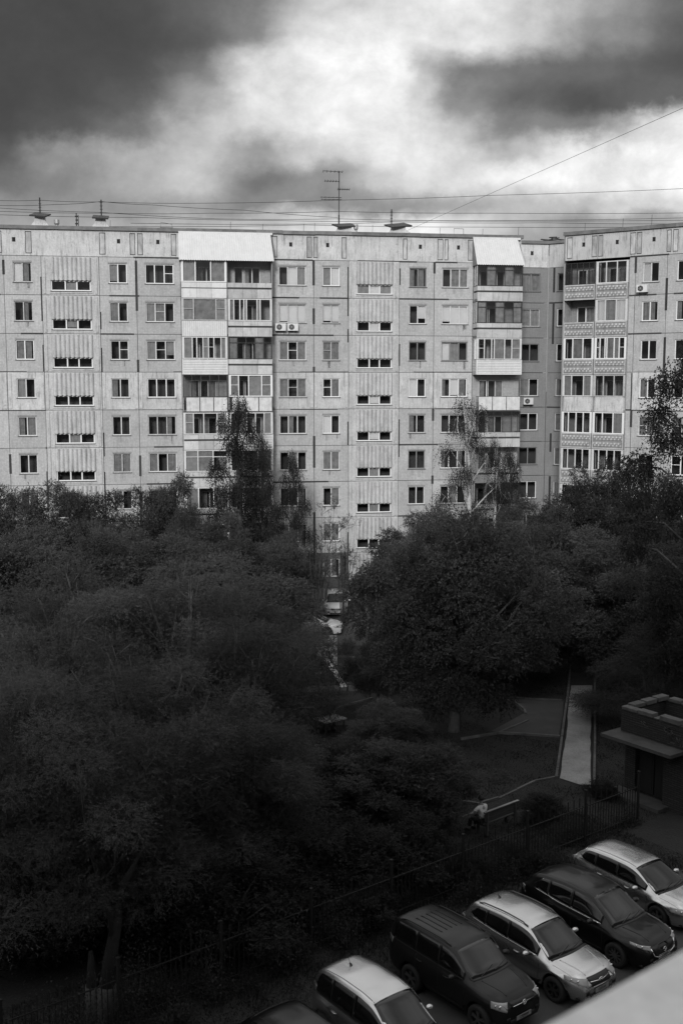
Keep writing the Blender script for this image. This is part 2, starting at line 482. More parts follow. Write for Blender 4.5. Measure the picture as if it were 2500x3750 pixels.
def balcony(par, u0, u1, zt, glaz, para, yf, yb, cur='', tone=1.0, name='balcony', door=True, mat_=None, front=None):
    """one bay: slab + parapet + glazing; floor at zt-2.8; front plane yf, wall plane yb"""
    mat_ = mat_ or CONC
    fl = zt - F; e = 0.02
    s = MB(); s.box(u0 + e, u1 - e, yf + .06, yb - .005, fl - .16, fl, tone * .8)
    bal = s.build(name, mat_, par)
    p = MB(); pm = mat_; z0, z1 = fl - .17, fl + .95
    y0 = yf
    def rim(za, zb, t=1.0, dy=0.0, th=.06):
        p.box(u0 + e, u1 - e, y0 - dy, y0 + th, za, zb, t)
        p.box(u0 + e, u0 + e + th, y0 + th, yb - .01, za, zb, t); p.box(u1 - e - th, u1 - e, y0 + th, yb - .01, za, zb, t)
    rail = None
    if para == 'band':
        n = 3; wd = (u1 - u0 - 2 * e) / n
        for i in range(n):
            q = random.uniform(.82, 1.12)
            p.box(u0 + e + wd * i + .008, u0 + e + wd * (i + 1) - .008, y0, y0 + .06, fl + .62, z1, q)
            p.box(u0 + e + wd * i + .008, u0 + e + wd * (i + 1) - .008, y0 - .02, y0 + .05, z0, fl + .48, q * random.uniform(.85, 1.1))
        for x in (u0 + e, u1 - e - .05): p.box(x, x + .05, y0 + .06, yb - .01, fl + .62, z1); p.box(x, x + .05, y0 + .05, yb - .01, z0, fl + .48)
        p.box(u0 + .06, u1 - .06, y0 + .065, y0 + .09, fl, z1 - .02, .12)
    elif para == 'wband':
        pm = WHITE
        for (za, zb) in ((fl + .58, z1), (z0, fl + .5)):
            for i in range(3):
                wd = (u1 - u0 - 2 * e) / 3
                p.box(u0 + e + wd * i + .006, u0 + e + wd * (i + 1) - .006, y0 - (.02 if za == z0 else 0), y0 + .05, za, zb, random.uniform(.85, 1.02))
        p.box(u0 + .03, u1 - .03, y0 + .055, y0 + .09, fl, z1 - .02, .2)
    elif para == 'hsid':
        pm = WHITE; n = 9
        for i in range(n):
            za = z0 + (z1 - z0) * i / n; zb = z0 + (z1 - z0) * (i + 1) / n - .022
            p.box(u0 + e, u1 - e, y0 - .03, y0 + .03, za, zb, 1.05)
            p.box(u0 + e, u0 + e + .04, y0 + .03, yb - .01, za, zb); p.box(u1 - e - .04, u1 - e, y0 + .03, yb - .01, za, zb)
        p.box(u0 + .05, u1 - .05, y0 + .035, y0 + .06, z0 + .01, z1 - .02, .35)
        for x in (u0, u1 - .08): p.box(x, x + .08, y0 - .045, y0 + .02, z0, z1, 1.05)
    elif para == 'vsid':
        pm = WHITE; corr(p, u0 + e, u1 - e, z0, z1, y0, 22, .03, .92, False)
        p.box(u0 + e, u0 + e + .04, y0 + .13, yb - .01, z0, z1, .9); p.box(u1 - e - .04, u1 - e, y0 + .13, yb - .01, z0, z1, .9)
    elif para == 'panels':
        pm = PANEL; n = 3; a0 = u0 + .22; wd = (u1 - a0 - .05) / n
        for i in range(n):
            p.box(a0 + wd * i + .035, a0 + wd * (i + 1) - .035, y0 - .02, y0, fl - .1, fl + .92, random.uniform(.9, 1.1))
        p.box(u0 + e, u0 + e + .03, y0 + .08, yb - .01, fl - .05, fl + .9, .8)
        rl = MB()
        for z in (fl + .93, fl - .12, fl + .45): rl.box(u0 + e, u1 - e, y0 + .005, y0 + .035, z, z + .035)
        for i in range(n + 1): rl.box(a0 + wd * i - .02, a0 + wd * i + .02, y0 + .04, y0 + .06, fl - .1, fl + .95)
        for q in (.05, .12): rl.box(u0 + q, u0 + q + .025, y0 - .03, y0, fl - .1, fl + .93)
        rl.build('railing', STEEL, bal)
    elif para == 'pattern':
        rim(z0, z1, .52)
        n = 8; wd = (u1 - u0 - .2) / n
        for r_, zc in enumerate((fl + .18, fl + .66)):
            for i in range(n):
                x = u0 + .1 + wd * (i + .5) + (wd * .22 if r_ else -wd * .22)
                k = .17; t = .95
                # raised pinwheel relief
                for dx, dz, t_ in ((-.5, .45, 1.15), (.5, -.45, 1.0), (-.5, -.5, .55), (.5, .5, .7)):
                    p.box(x + dx * k - .07, x + dx * k + .07, y0 - .05, y0, zc + dz * k - .07, zc + dz * k + .07, t_)
                p.box(x - .035, x + .035, y0 - .02, y0 - .001, zc - .035, zc + .035, .1)
        p.box(u0 + e, u1 - e, y0 - .06, y0 - .001, z1 - .08, z1 + .02, .9); p.box(u0 + e, u1 - e, y0 - .06, y0 - .001, z0, z0 + .09, .9)
        p.box(u0 + e, u0 + .09, y0 - .06, y0 - .001, z0 + .09, z1 - .08, .85); p.box(u1 - .09, u1 - e, y0 - .06, y0 - .001, z0 + .09, z1 - .08, .85)
    elif para == 'plain':
        pm = PLAST
        pts = [(u0 + e, y0 + .25), (u0 + .1, y0 + .02), (u0 + .25, y0 - .04), (u1 - .35, y0 - .04), (u1 - .15, y0 + .02), (u1 - e, y0 + .25)]
        p.grid([[(x, y, z0) for x, y in pts], [(x, y, z1) for x, y in pts]], 1.0)
        p.grid([[(x, y, z1) for x, y in pts], [(x, y0 + .3, z1) for x, y in pts]], .9)
        p.grid([[(x, y, z0) for x, y in pts], [(x, y0 + .3, z0) for x, y in pts]], .9)
    p.build('parapet', pm, bal)
    # glazing
    zg0, zg1 = z1 + .03, zt - .2
    if glaz != 'open':
        g = MB(); fm = random.choice([FRAMEW, FRAMEW2, FRAMEW2, FRAMEW3]) if glaz[0] == 'w' else (STEEL if glaz[0] == 'd' else FRAMEG)
        th = .085 if glaz[0] == 'w' else .045
        yg0, yg1 = y0 + .0, y0 + .07
        def fr(a, b_, ya, yb_, za, zb): g.box(a, b_, ya, yb_, za, zb)
        kind = glaz[1:]
        fr(u0 + .02, u1 - .02, yg0, yg1, zg0, zg0 + th * .8); fr(u0 + .02, u1 - .02, yg0, yg1, zg1 - th * .8, zg1)
        divs = {'3': (0, .31, .65, 1), '3n': (0, .26, .76, 1), '4': (0, .22, .48, .72, 1), '5': (0, .2, .4, .6, .8, 1), '6': (0, .17, .33, .39, .62, .78, 1),
                '7': (0, .13, .27, .36, .42, .66, .73, 1), '4t': (0, .22, .45, .75, 1), '3w': (0, .3, .7, 1), '8': (0, .22, .32, .46, .58, .7, .86, 1)}[kind.rstrip('x')]
        wdt = u1 - u0 - .04
        for i, q in enumerate(divs):
            x = u0 + .02 + wdt * q; hw = th * (.9 if i in (0, len(divs) - 1) else .45)
            x = min(max(x, u0 + .02 + hw), u1 - .02 - hw)
            fr(x - hw, x + hw, yg0 - .008, yg1, zg0 + th * .8, zg1 - th * .8)
        if glaz[0] == 'd' or kind.endswith('x'):
            zq = zg1 - (.42 if glaz[0] == 'd' else .5); fr(u0 + .03, u1 - .03, yg0 + .004, yg1 - .01, zq - th * .3, zq + th * .3)
        elif kind in ('4t', '6', '3n', '8'):
            zq = zg1 - .75
            for i in ((0, len(divs) - 2) if kind != '8' else (3, 4)):
                fr(u0 + .02 + wdt * divs[i] + .05, u0 + .02 + wdt * divs[i + 1] - .05, yg0 + .004, yg1 - .01, zq - .018, zq + .018)
        # return sides
        for x in (u0 + .02, u1 - .02 - th):
            for yq in (y0 + (yb - y0) * .5,): g.box(x, x + th * .7, yq - th / 2, yq + th / 2, zg0, zg1)
            g.box(x, x + th * .7, yg1, yb - .02, zg0, zg0 + th * .6); g.box(x, x + th * .7, yg1, yb - .02, zg1 - th * .6, zg1)
        gf = g.build('glazing_frame', fm, bal)
        q = MB(); a, b_ = u0 + .05, u1 - .05
        q.face([(a, y0 + .035, zg0), (b_, y0 + .035, zg0), (b_, y0 + .035, zg1), (a, y0 + .035, zg1)])
        q.face([(a, y0 + .04, zg0), (a, yb - .02, zg0), (a, yb - .02, zg1), (a, y0 + .04, zg1)])
        q.face([(b_, y0 + .04, zg0), (b_, yb - .02, zg0), (b_, yb - .02, zg1), (b_, y0 + .04, zg1)])
        q.build('pane', GLASS, bal)
        xs = [u0 + .02 + wdt * t for t in divs]
        for k in 'sgB':
            c = MB(); ok = False
            for i, ch in enumerate(cur):
                if ch == k and i < len(xs) - 1:
                    ok = True; n = 7
                    c.grid([[(xs[i] + (xs[i + 1] - xs[i]) * j / (n - 1), y0 + .12 + .02 * math.sin(j * 2.2), z) for j in range(n)] for z in (zg0 + .02, zg1 - .02)])
            if ok: c.build('curtain', CURT[k], bal)
    return bal


PANEL = mat('cement_panel', 0.62, 0.8, var=0.16, scale=2.4, tone=True, streak=0.25)


def attic_cells(par, mb, rec, u0, u1, y, panels, vents, zt=ZT, z1=26.98):
    """technical floor: recessed tall panels beside the seams and square vents"""
    mb.box(u0 + .02, u1 - .02, y + .06, y + .3, zt + .02, z1, 1.0)
    # proud face with slots left out
    edges = sorted(panels); x = u0 + .02
    for a, b in edges:
        if a > x: front(mb, x, a, y, zt, z1, [v for v in vents if x < v < a])
        mb.box(a, b, y, y + .058, zt + .02, zt + .16, .95); mb.box(a, b, y, y + .058, z1 - .14, z1, .95)
        rec.box(a + .005, b - .005, y + .05, y + .058, zt + .165, z1 - .145, .22)  # groove shade painted in as a dark backing round the panel
        rec.box(a + .05, b - .05, y + .012, y + .049, zt + .22, z1 - .20, random.uniform(.8, 1.25))
        x = b
    if x < u1 - .02: front(mb, x, u1 - .02, y, zt, z1, [v for v in vents if x < v < u1])


def front(mb, a, b, y, zt, z1, vents):
    t = random.uniform(.94, 1.05)
    for v in vents:
        mb.box(a, v - .12, y, y + .058, zt + .02, z1, t); mb.box(v - .12, v + .12, y, y + .058, zt + .02, zt + .98, t); mb.box(v - .12, v + .12, y, y + .058, zt + 1.3, z1, t)
        a = v + .12
    mb.box(a, b, y, y + .058, zt + .02, z1, t)


def seams(mb, us, y, z0, z1, rows, u0, u1):
    """sealed joints: bitumen-dark strips set just behind the panel faces"""
    for u in us:
        z = z0
        while z < z1 - .05:
            zz = min(z + random.uniform(.5, 2.5), z1); k = random.choice([.9, .6, .4, .2, .14]); w = .04 + (.05 if k < .4 else 0)
            mb.box(u - w, u + w, y - (.006 if k < .4 else -.018), y + .1, z, zz, k); z = zz
    for r in rows:
        z = zs(r); u = u0
        while u < u1 - .05:
            uu = min(u + random.uniform(1, 4), u1); k = random.choice([.7, .5, .4, .25, .18]); w = .032 + (.025 if k < .4 else 0)
            mb.box(u, uu, y - (.005 if k < .4 else -.015), y + .09, z - w, z + w, k); u = uu


def row_mat(r, dark=False):
    if r == 3: return 'p'
    if r == 8: return 'g'
    return 't'


GF = mat('ground_floor_paint', 0.10, 0.8, var=0.15, scale=1.5, fine=0.1, tone=True)


def main_block():
    A = empty('apartment_building', (0, 86.1, 0), R(8.8))
    tag(A, 'long nine storey panel apartment block with stained attic band and two stairwell strips', 'apartment building')
    walls = {'t': MB(), 'p': MB(), 'g': MB()}
    spans = [(-33.0, -28.2, (-31.6, -29.4), 3), (-28.2, -24.79, (-27.3, -26.0), 2), (-24.79, -22.13, (-24.13, -22.82), 2), (-18.01, -15.33, (-17.32, -16.0), 2), (-15.33, -12.1, (-14.68, -12.6), 3),
             (-5.37, -2.13, (-4.78, -2.72), 3), (-2.13, .55, (-1.45, -.14), 2), (4.48, 7.22, (5.27, 6.6), 2), (7.22, 10.3, (7.85, 9.9), 3)]
    cur = {2: ['Bs', 'Ds', 'ss', 'gD', 'ss', 'DD', 'Ds', 'sD', 'DD'],
           3: ['gD', 'sD', 'DD', 'sD', 'DD', 'ss', 'sD', 'DD', 'ss'],
           4: ['DDD', 'gsD', 'gDg', 'DDD', 'DDs', 'sDs', 'DsD', 'DDD', 'sDD'],
           5: ['DBg', 'BBB', 'sDs', 'sDs', 'DsD', 'DsD', 'DDs', 'sDs', 'DsD'],
           6: ['gB', 'BB', 'ss', 'Ds', 'BD', 'ss', 'Ds', 'ss', 'ss'],
           7: ['ss', 'DB', 'DD', 'BD', 'sD', 'DD', 'DD', 'sD', 'ss'],
           8: ['Dss', 'BBB', 'BgD', 'sBs', 'DDD', 'sDs', 'DsD', 'sDs', 'DDD'],
           0: ['sDD'] * 9, 1: ['Ds'] * 9}
    darkf = {(7, 0), (7, 2), (8, 2), (7, 5)}
    for ci, (u0, u1, (a, b), n) in enumerate(spans):
        walls = {'t': MB(), 'p': MB(), 'g': MB()}
        for x, s_ in ((u0 + .06, 1), (u1 - .06, -1)):
            walls['p'].box(min(x, x + s_ * .22), max(x, x + s_ * .22), -.075, -.031, zs(4) + .12, zs(3) - .08, .97)
        for r in range(9):
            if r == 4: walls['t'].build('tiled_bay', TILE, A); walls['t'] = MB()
            z1 = zs(r); z0 = zs(r + 1); w = row_mat(r)
            hz = (z1 - 1.89, z1 - .47)
            tone = random.uniform(.90, 1.07)
            cell(walls[w], u0, u1, z0, z1, (a, b, hz[0], hz[1]), y=(-.03 if r == 3 else 0), tone=tone * (1.0 if r != 3 else .92))
            if w == 't':   # shading above the opening, painted as a darker band
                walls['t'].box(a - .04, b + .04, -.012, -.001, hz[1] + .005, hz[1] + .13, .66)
                for q_ in range(3):
                    xs_ = random.uniform(a, b - .2); walls['t'].box(xs_, xs_ + random.uniform(.08, .3), -.003, -.001, hz[0] - random.uniform(.3, .75), hz[0] - .05, random.uniform(.8, .92))
            c = cur[ci][r]
            tr = ()
            if (ci, r) in {(2, 7), (3, 2), (6, 2), (6, 3), (5, 2), (5, 3), (4, 0), (4, 1), (4, 2)}: tr = (1,) if ci in (3, 5) or (ci, r) in {(4, 1), (4, 2)} else ((2,) if ci == 4 else (0,))
            window(A, a, b, hz[0], hz[1], W3 if n == 3 else W2, c, y=(-.03 if r == 3 else 0), frame=FRAMEG if (ci, r) in darkf else None, transom=tr)
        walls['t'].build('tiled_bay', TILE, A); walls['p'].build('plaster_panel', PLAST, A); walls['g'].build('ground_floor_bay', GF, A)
    walls = {'t': MB(), 'p': MB(), 'g': MB()}
    # stairwell strips
    scur = [['DgD', 'DgD', 'DDD', 'DDD', 'DgD', 'DDD', 'DgD', 'DDD', 'DDD'], ['gBg', 'DBD', 'DDD', 'DBD', 'DBD', 'DgD', 'DgD', 'DDD', 'DDD']]
    for k, (u0, u1, a, b) in enumerate([(-22.13, -18.01, -21.48, -18.63), (.55, 4.48, 1.18, 3.92)]):
        for r in range(9):
            z1 = zs(r); z0 = zs(r + 1); ribs = MB(); st = MB()
            cell(st, u0, u1, z0, z1, (a, b, z1 - 2.50, z1 - 1.72), y=-.02, tone=random.uniform(.95, 1.05))
            corr(ribs, a - .05, b + .05, z1 - 1.70, z1 - .08, -.06, 9, .14, random.uniform(.94, 1.05))
            for x in (u0 + .12, u1 - .3): st.box(x, x + .16, -.08, -.021, z0 + .1, z1 - .1, .96)
            st.box(a - .1, b + .1, -.07, -.021, z1 - 2.66, z1 - 2.58, 1.0)
            window(A, a, b, z1 - 2.49, z1 - 1.74, WS, scur[k][r], y=-.02, name='stair_window', thickf=.075)
            st.build('stair_panel', RIBM, A); ribs.build('ribbed_panel', RIBM, A)
    # balcony stacks
    bw = MB()
    L = [('w3', 'wband', 'g s'), ('w3n', 'vsid', 'gsg'), ('w8', 'hsid', 'g  g  g'), ('d5', 'panels', ''), ('w4t', 'band', 'g  s'), ('w3x', 'band', 'gs '), ('w3', 'band', 's s'), ('w4', 'band', ''), ('open', 'band', '')]
    Rr = [('open', 'band', ''), ('w7', 'band', 's  g g '), ('d5', 'band', 's  s '), ('w4t', 'panels', 's gs'), ('w5', 'hsid', ' s  g'), ('w3', 'band', '  s'), ('w3w', 'wband', '  g'), ('open', 'band', ''), ('open', 'band', '')]
    S2 = [('d5', 'band', ' s s '), ('d5', 'band', 'g s s'), ('w6', 'hsid', '   s s'), ('open', 'panels', ''), ('d5', 'band', ''), ('open', 'band', ''), ('d5', 'band', ''), ('open', 'band', ''), ('open', 'band', '')]
    for r in range(9):
        z1 = zs(r); z0 = zs(r + 1); fl = z0
        for (a, b, S, tn) in ((-12.08, -8.73, L, 1.0), (-8.69, -5.39, Rr, .82), (10.3, 13.92, S2, .95)):
            g, p, c = S[r]
            balcony(A, a, b, z1, g, p, -1.2, 0.0, c, tn)
            d0 = a + .55; d1 = d0 + .72; w1 = d1 + 1.25
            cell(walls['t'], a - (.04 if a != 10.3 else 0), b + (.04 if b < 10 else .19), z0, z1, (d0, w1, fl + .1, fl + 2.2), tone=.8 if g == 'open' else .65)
            walls['t'].box(d1, w1, 0.0, .25, fl + .1, fl + .85, .8)
            window(A, d0, d1 - .03, fl + .1, fl + 2.2, (1,), 's' if r % 2 else 'D', name='balcony_door', sill=False)
            window(A, d1 + .03, w1, fl + .85, fl + 2.2, W2, 'Ds' if r % 2 else 'sD', name='balcony_window', sill=False)
        # partition between the two bays
        bw.box(-8.725, -8.695, -1.13, -.01, z0 + .0, z1 - .17, .6)
        if Rr[r][0] == 'open': bw.box(-5.42, -5.36, -1.1, -.02, z0, z1 - .17, .6)
    bw.build('balcony_partition', CONC, A)
    ss = MB()
    seams(ss, [-28.2, -24.79, -22.13, -18.01, -15.33, -2.13, .55, 4.48, 7.22], 0, zs(9) + .1, ZT + .02, range(0, 9), -33, -12.15)
    seams(ss, [], 0, zs(9), ZT, range(0, 9), -5.33, 10.25)
    ss.build('joint_sealant', mat('sealant', 0.19, 0.8, tone=True, var=.3, scale=4), A)
    # attic
    at = MB(); rec = MB()
    P = [(-32.4, -31.9), (-28.75, -28.3), (-28.0, -27.5), (-25.3, -24.85), (-23.2, -22.75), (-17.95, -17.5), (-15.75, -15.35), (-15.2, -14.8), (-12.75, -12.35),
         (-5.25, -4.85), (-2.65, -2.25), (-2.15, -1.8), (0.0, .4), (4.75, 5.1), (7.45, 7.9), (8.0, 8.3), (9.85, 10.25)]
    V = [-30.3, -26.5, -24.0, -16.55, -13.7, -3.85, -1.05, 6.1, 9.1]
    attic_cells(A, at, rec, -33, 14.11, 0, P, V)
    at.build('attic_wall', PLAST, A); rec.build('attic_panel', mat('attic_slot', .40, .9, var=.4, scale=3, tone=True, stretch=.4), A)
    vb = MB()
    for v in V: vb.box(v - .11, v + .11, .04, .055, ZT + .99, ZT + 1.29)
    vb.build('attic_vent', DARK, A)
    # side return, back, inner wall, roof
    body = MB()
    body.box(13.95, 14.11, .28, 12, -1.2, 26.95, 1.0)
    body.box(-33, -32.9, .28, 12, -1.2, 26.95, 1.0); body.box(-33, 14.11, 12, 12.2, -1.2, 26.95, 1.0)
    body.box(-33, 14.1, .0, .25, -1.2, -.13, .5)
    body.build('side_wall', TILE, A)
    inn = MB(); inn.box(-32.8, 13.9, .95, 1.0, -1, 26.9); 
    for r in range(9): inn.box(-32.8, 13.9, .27, .94, zs(r) - .1, zs(r) - .05)
    for u in (-28.2, -24.79, -22.13, -18.01, -15.33, -12.1, -8.71, -5.37, -2.13, .55, 4.48, 7.22, 10.3): inn.box(u - .03, u + .03, .27, .94, -.2, 26.9)
    inn.build('inner_wall', INNER, A)
    walls['t'].build('balcony_back_wall', TILE, A)
    rf = MB(); rf.box(-33, 14.2, .0, 12.2, 27.0, 27.08); rf.build('roof', ROOFM, A)
    cp = MB(); x = -33.2
    while x < 14.2:
        x1 = min(x + random.uniform(1.2, 3.6), 14.25); j = random.uniform(-.015, .015)
        cp.box(x, x1 - .01, -.16 + j, .35, 26.99 + j, 27.25 + j, random.uniform(.8, 1.2)); x = x1
    cp.build('coping', mat('coping', 0.15, 0.7, var=.3, scale=2, tone=True), A)
    # corrugated sheet roofs over the top balconies
    for (a, b, ai, bi) in ((-12.2, -5.25, -12.2, -5.4), (10.2, 13.98, 10.2, 13.75)):
        m = MB(); n = 40 if b - a > 5 else 21
        top = []; bot = []
        for i in range(n * 2 + 1):
            t = i / (n * 2); d = .055 * (i % 2)
            top.append((ai + (bi - ai) * t, -.2 - d, 26.92 - d)); bot.append((a + (b - a) * t, -1.42 - d, 24.86 - d))
        m.grid([bot, top]); m.build('balcony_roof', SHEET, A, thick=.012)
        e = MB(); e.bar((a, -.19, 26.95), (b, -.19, 26.95), .1, .16); e.face([(b - .03, -.02, 26.9), (b - .03, -1.38, 24.84), (b - .03, -.02, 24.84)]); e.face([(a + .03, -.02, 26.9), (a + .03, -1.38, 24.84), (a + .03, -.02, 24.84)], .3)
        e.build('roof_flashing', WHITE, A)
    return A


SHEET = mat('sheet_metal', 0.60, 0.45, 0.0, var=0.06, scale=2, streak=0.10)
A = main_block()


def corner_block():
    """recessed corner and the wing turned towards the camera"""
    C = empty('apartment_building', (21.75, 83.0, 0), R(-36.2))
    tag(C, 'angled right wing of the panel block with patterned loggias and a grey recessed corner', 'apartment building')
    # ---- wing (local frame)
    walls = {'t': MB(), 'p': MB(), 'd': MB()}
    cw = [['BD', 'ss', 'DD', 'sD', 'ss', 'DD', 'sD', 'DD', 'DD'], ['DD', 'sB', 'DD', 'DD', 'sD', 'DD', 'DD', 'DD', 'DD']]
    for r in range(9):
        z1, z0 = zs(r), zs(r + 1); w = 'p' if r == 3 else 't'
        cell(walls['t'], -.73, -.26, z0, z1, tone=1.0)
        for k, (u0, u1, a, b) in enumerate([(-.26, 2.11, .3, 1.52), (2.11, 5.2, 2.85, 4.3), (5.2, 9.5, 6, 8)]):
            cell(walls[w], u0, u1, z0, z1, (a, b, z1 - 1.89, z1 - .47), y=(-.03 if r == 3 else 0), tone=random.uniform(.94, 1.02))
            window(C, a, b, z1 - 1.89, z1 - .47, W2, cw[min(k, 1)][r], y=(-.03 if r == 3 else 0), transom=(0,) if r in (4, 5) else ())
        LG = [('d5', 'pattern', ''), ('open', 'pattern', ''), ('w3', 'pattern', ' s '), ('w3w', 'plain', 'g g'), ('w4', 'pattern', ''), ('w4', 'pattern', ''), ('w3', 'pattern', ''), ('w3', 'plain', ''), ('open', 'plain', '')]
        RG = [('w3', 'pattern', ''), ('w3', 'pattern', 'BgB'), ('w6', 'pattern', '   sg '), ('w3', 'plain', ''), ('w3', 'pattern', '  g'), ('w4', 'pattern', ''), ('w3', 'pattern', ''), ('w3', 'plain', ''), ('open', 'plain', '')]
        for (a, b, S) in ((-5.82, -3.34, LG), (-3.28, -.76, RG)):
            g, p, c = S[r]
            balcony(C, a, b, z1, g, p, -.08, 1.2, c, .8, name='loggia')
            cell(walls['d'], a - .03, b + .03, z0, z1, (a + .45, a + 1.9, z0 + .9, z0 + 2.2), y=1.22, tone=1.0)
            window(C, a + .45, a + 1.9, z0 + .9, z0 + 2.2, W2, 'Ds', y=1.22, name='balcony_window', sill=False)
        walls['p'].box(-5.9, -5.83, -.03, 1.2, z0 - .17, z1 - .18, .75); walls['p'].box(-3.335, -3.285, -.03, 1.2, z0 - .17, z1 - .18, .75); walls['p'].box(-.755, -.735, -.03, 1.2, z0 - .17, z1 - .18, .75)
    ss = MB(); seams(ss, [-.26, 2.11, 5.2], 0, zs(9) + .1, ZT, range(0, 9), -.7, 9)
    # attic over the wing
    at = MB(); rec = MB()
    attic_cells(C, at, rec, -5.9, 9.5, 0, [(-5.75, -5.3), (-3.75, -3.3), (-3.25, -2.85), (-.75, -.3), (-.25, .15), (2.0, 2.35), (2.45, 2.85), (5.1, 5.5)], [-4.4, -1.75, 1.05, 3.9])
    # ---- recess return and second recess wall (parallel to wing, set back 3.98)
    CU, CV = -9.15, 3.98
    for r in range(9):
        z1, z0 = zs(r), zs(r + 1)
        cell(walls['d'], CU, -5.9, z0, z1, (-8.35, -7.1, z1 - 1.89, z1 - .47), y=CV, tone=random.uniform(.94, 1.04))
        window(C, -8.35, -7.1, z1 - 1.89, z1 - .47, W2, ['DD', 'Ds', 'Ds', 'ss', 'sD', 'sD', 'sD', 'DD', 'DD'][r], y=CV, frame=FRAMEG if r == 0 else None)
    walls['d'].box(-5.98, -5.91, 0.0, CV - .01, -1, 26.95, 1.0)
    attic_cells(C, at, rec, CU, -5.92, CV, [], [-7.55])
    seams(ss, [CU + .5], CV, zs(9) + .1, ZT, range(0, 9), CU + .1, -6)
    for k, w in walls.items():
        w.build({'t': 'tiled_wall', 'p': 'plaster_wall', 'd': 'grey_tiled_wall'}[k], {'t': TILE, 'p': PLAST, 'd': TILED}[k], C)
    ss.build('joint_sealant', MATS['sealant'], C)
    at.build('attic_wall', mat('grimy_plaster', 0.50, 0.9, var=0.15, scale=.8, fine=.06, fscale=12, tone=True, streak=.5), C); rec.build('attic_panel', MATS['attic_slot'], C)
    vb = MB()
    for v, y in ((-4.4, 0), (-1.75, 0), (1.05, 0), (3.9, 0), (-7.55, CV)): vb.box(v - .11, v + .11, y + .04, y + .055, ZT + .99, ZT + 1.29)
    vb.build('attic_vent', DARK, C)
    inn = MB(); inn.box(-5.9, 9.4, 2.2, 2.25, -1, 26.9); inn.box(-9.2, -6, CV + .9, CV + .95, -1, 26.9); inn.box(9.4, 9.5, .3, 12, -1, 26.9)
    for r in range(9): inn.box(-.7, 9.4, .3, 2.2, zs(r) - .1, zs(r) - .05); inn.box(-5.88, -.75, 1.5, 2.2, zs(r) - .1, zs(r) - .05); inn.box(-9.1, -6, CV + .27, CV + .88, zs(r) - .1, zs(r) - .05)
    for r in range(10): inn.box(-5.88, -.75, .3, 1.5, zs(r) - .165, zs(r) - .16)
    inn.build('inner_wall', INNER, C)
    rf = MB(); rf.box(-5.9, 9.5, 0, 12, 27.0, 27.08); rf.box(-9.3, -5.9, CV, 12, 27.0, 27.07); rf.build('roof', ROOFM, C)
    cp = MB(); x = -6.0
    while x < 9.5:
        x1 = min(x + random.uniform(1.2, 3), 9.5); cp.box(x, x1 - .01, -.16, .3, 26.99, 27.25, random.uniform(.8, 1.2)); x = x1
    cp.box(-6.05, -5.9, .31, CV, 26.99, 27.24, .9); cp.box(CU, -6.06, CV - .16, CV + .3, 26.985, 27.2, 1); cp.build('coping', MATS['coping'], C)
    # ---- recessed wall continuing the main block's direction
    B = empty('recess', (0, 0, 0)); B.name = 'recessed_corner_wall'
    B.parent = C
    B.matrix_parent_inverse = Matrix.Identity(4)
    # express A's frame in C's frame
    MA = Matrix.Translation((0, 86.1, 0)) @ Matrix.Rotation(R(8.8), 4, 'Z'); MC = Matrix.Translation((21.75, 83.0, 0)) @ Matrix.Rotation(R(-36.2), 4, 'Z')
    B.matrix_basis = MC.inverted() @ MA
    y = 2.9; w = MB(); U0, U1 = 14.12, 17.36
    cu = ['gs', 'gg', 'DD', 'gD', 'DD', 'DD', 'DD', 'sD', 'DD']
    for r in range(9):
        z1, z0 = zs(r), zs(r + 1)
        cell(w, U0, U1, z0, z1, (15.14, 16.69, z1 - 1.89, z1 - .47), y=y, tone=random.uniform(.94, 1.04))
        window(B, 15.14, 16.69, z1 - 1.89, z1 - .47, W2, cu[r], y=y, frame=FRAMEG if r in (0, 2, 5) else None)
    w.build('grey_tiled_wall', TILED, B)
    a2 = MB(); r2 = MB(); attic_cells(B, a2, r2, U0, U1, y, [], [15.95]); a2.build('attic_wall', PLAST, B)
    v2 = MB(); v2.box(15.84, 16.06, y + .04, y + .055, ZT + .99, ZT + 1.29); v2.build('attic_vent', DARK, B)
    c2 = MB(); c2.box(U0, U1, y - .16, y + .3, 26.98, 27.22); c2.build('coping', MATS['coping'], B)
    i2 = MB(); i2.box(U0, U1, y + .95, y + 1, -1, 26.9); i2.build('inner_wall', INNER, B)
    r3 = MB(); r3.box(U0 + .1, U1 + 3, y + .25, 12, 27.0, 27.06); r3.build('roof', ROOFM, B)
    MB_ = B.matrix_basis.copy()
    for ch in list(B.children):
        ch.parent = C; ch.matrix_basis = MB_ @ ch.matrix_basis
    bpy.data.objects.remove(B)
    return C


C = corner_block()

# my own block behind the camera: shades the parking, carries the window ledge
own = empty('apartment_building', (0, 0, 0), math.atan2(AL.y, AL.x))
tag(own, 'apartment block seen only by its pale window ledge in the bottom right corner', 'apartment building')
m = MB(); m.box(-45, 45, -12, -.16, 0, 27); m.build('wall', TILE, own)
m = MB(); m.box(-.5, 1.5, -.155, .374, H - .39, H - .35)
m.box(-.5, 1.5, .362, .376, H - .41, H - .391)
lg = m.build('window_ledge', mat('ledge_paint', 0.88, 0.7, var=.10, scale=9, fine=.08, fscale=60), own)


# ------------------------------------------------------------------ roof fittings
def PA(u, y, z):
    v = (Matrix.Translation((0, 86.1, 0)) @ Matrix.Rotation(R(8.8), 4, 'Z')) @ Vector((u, y, z)); return v


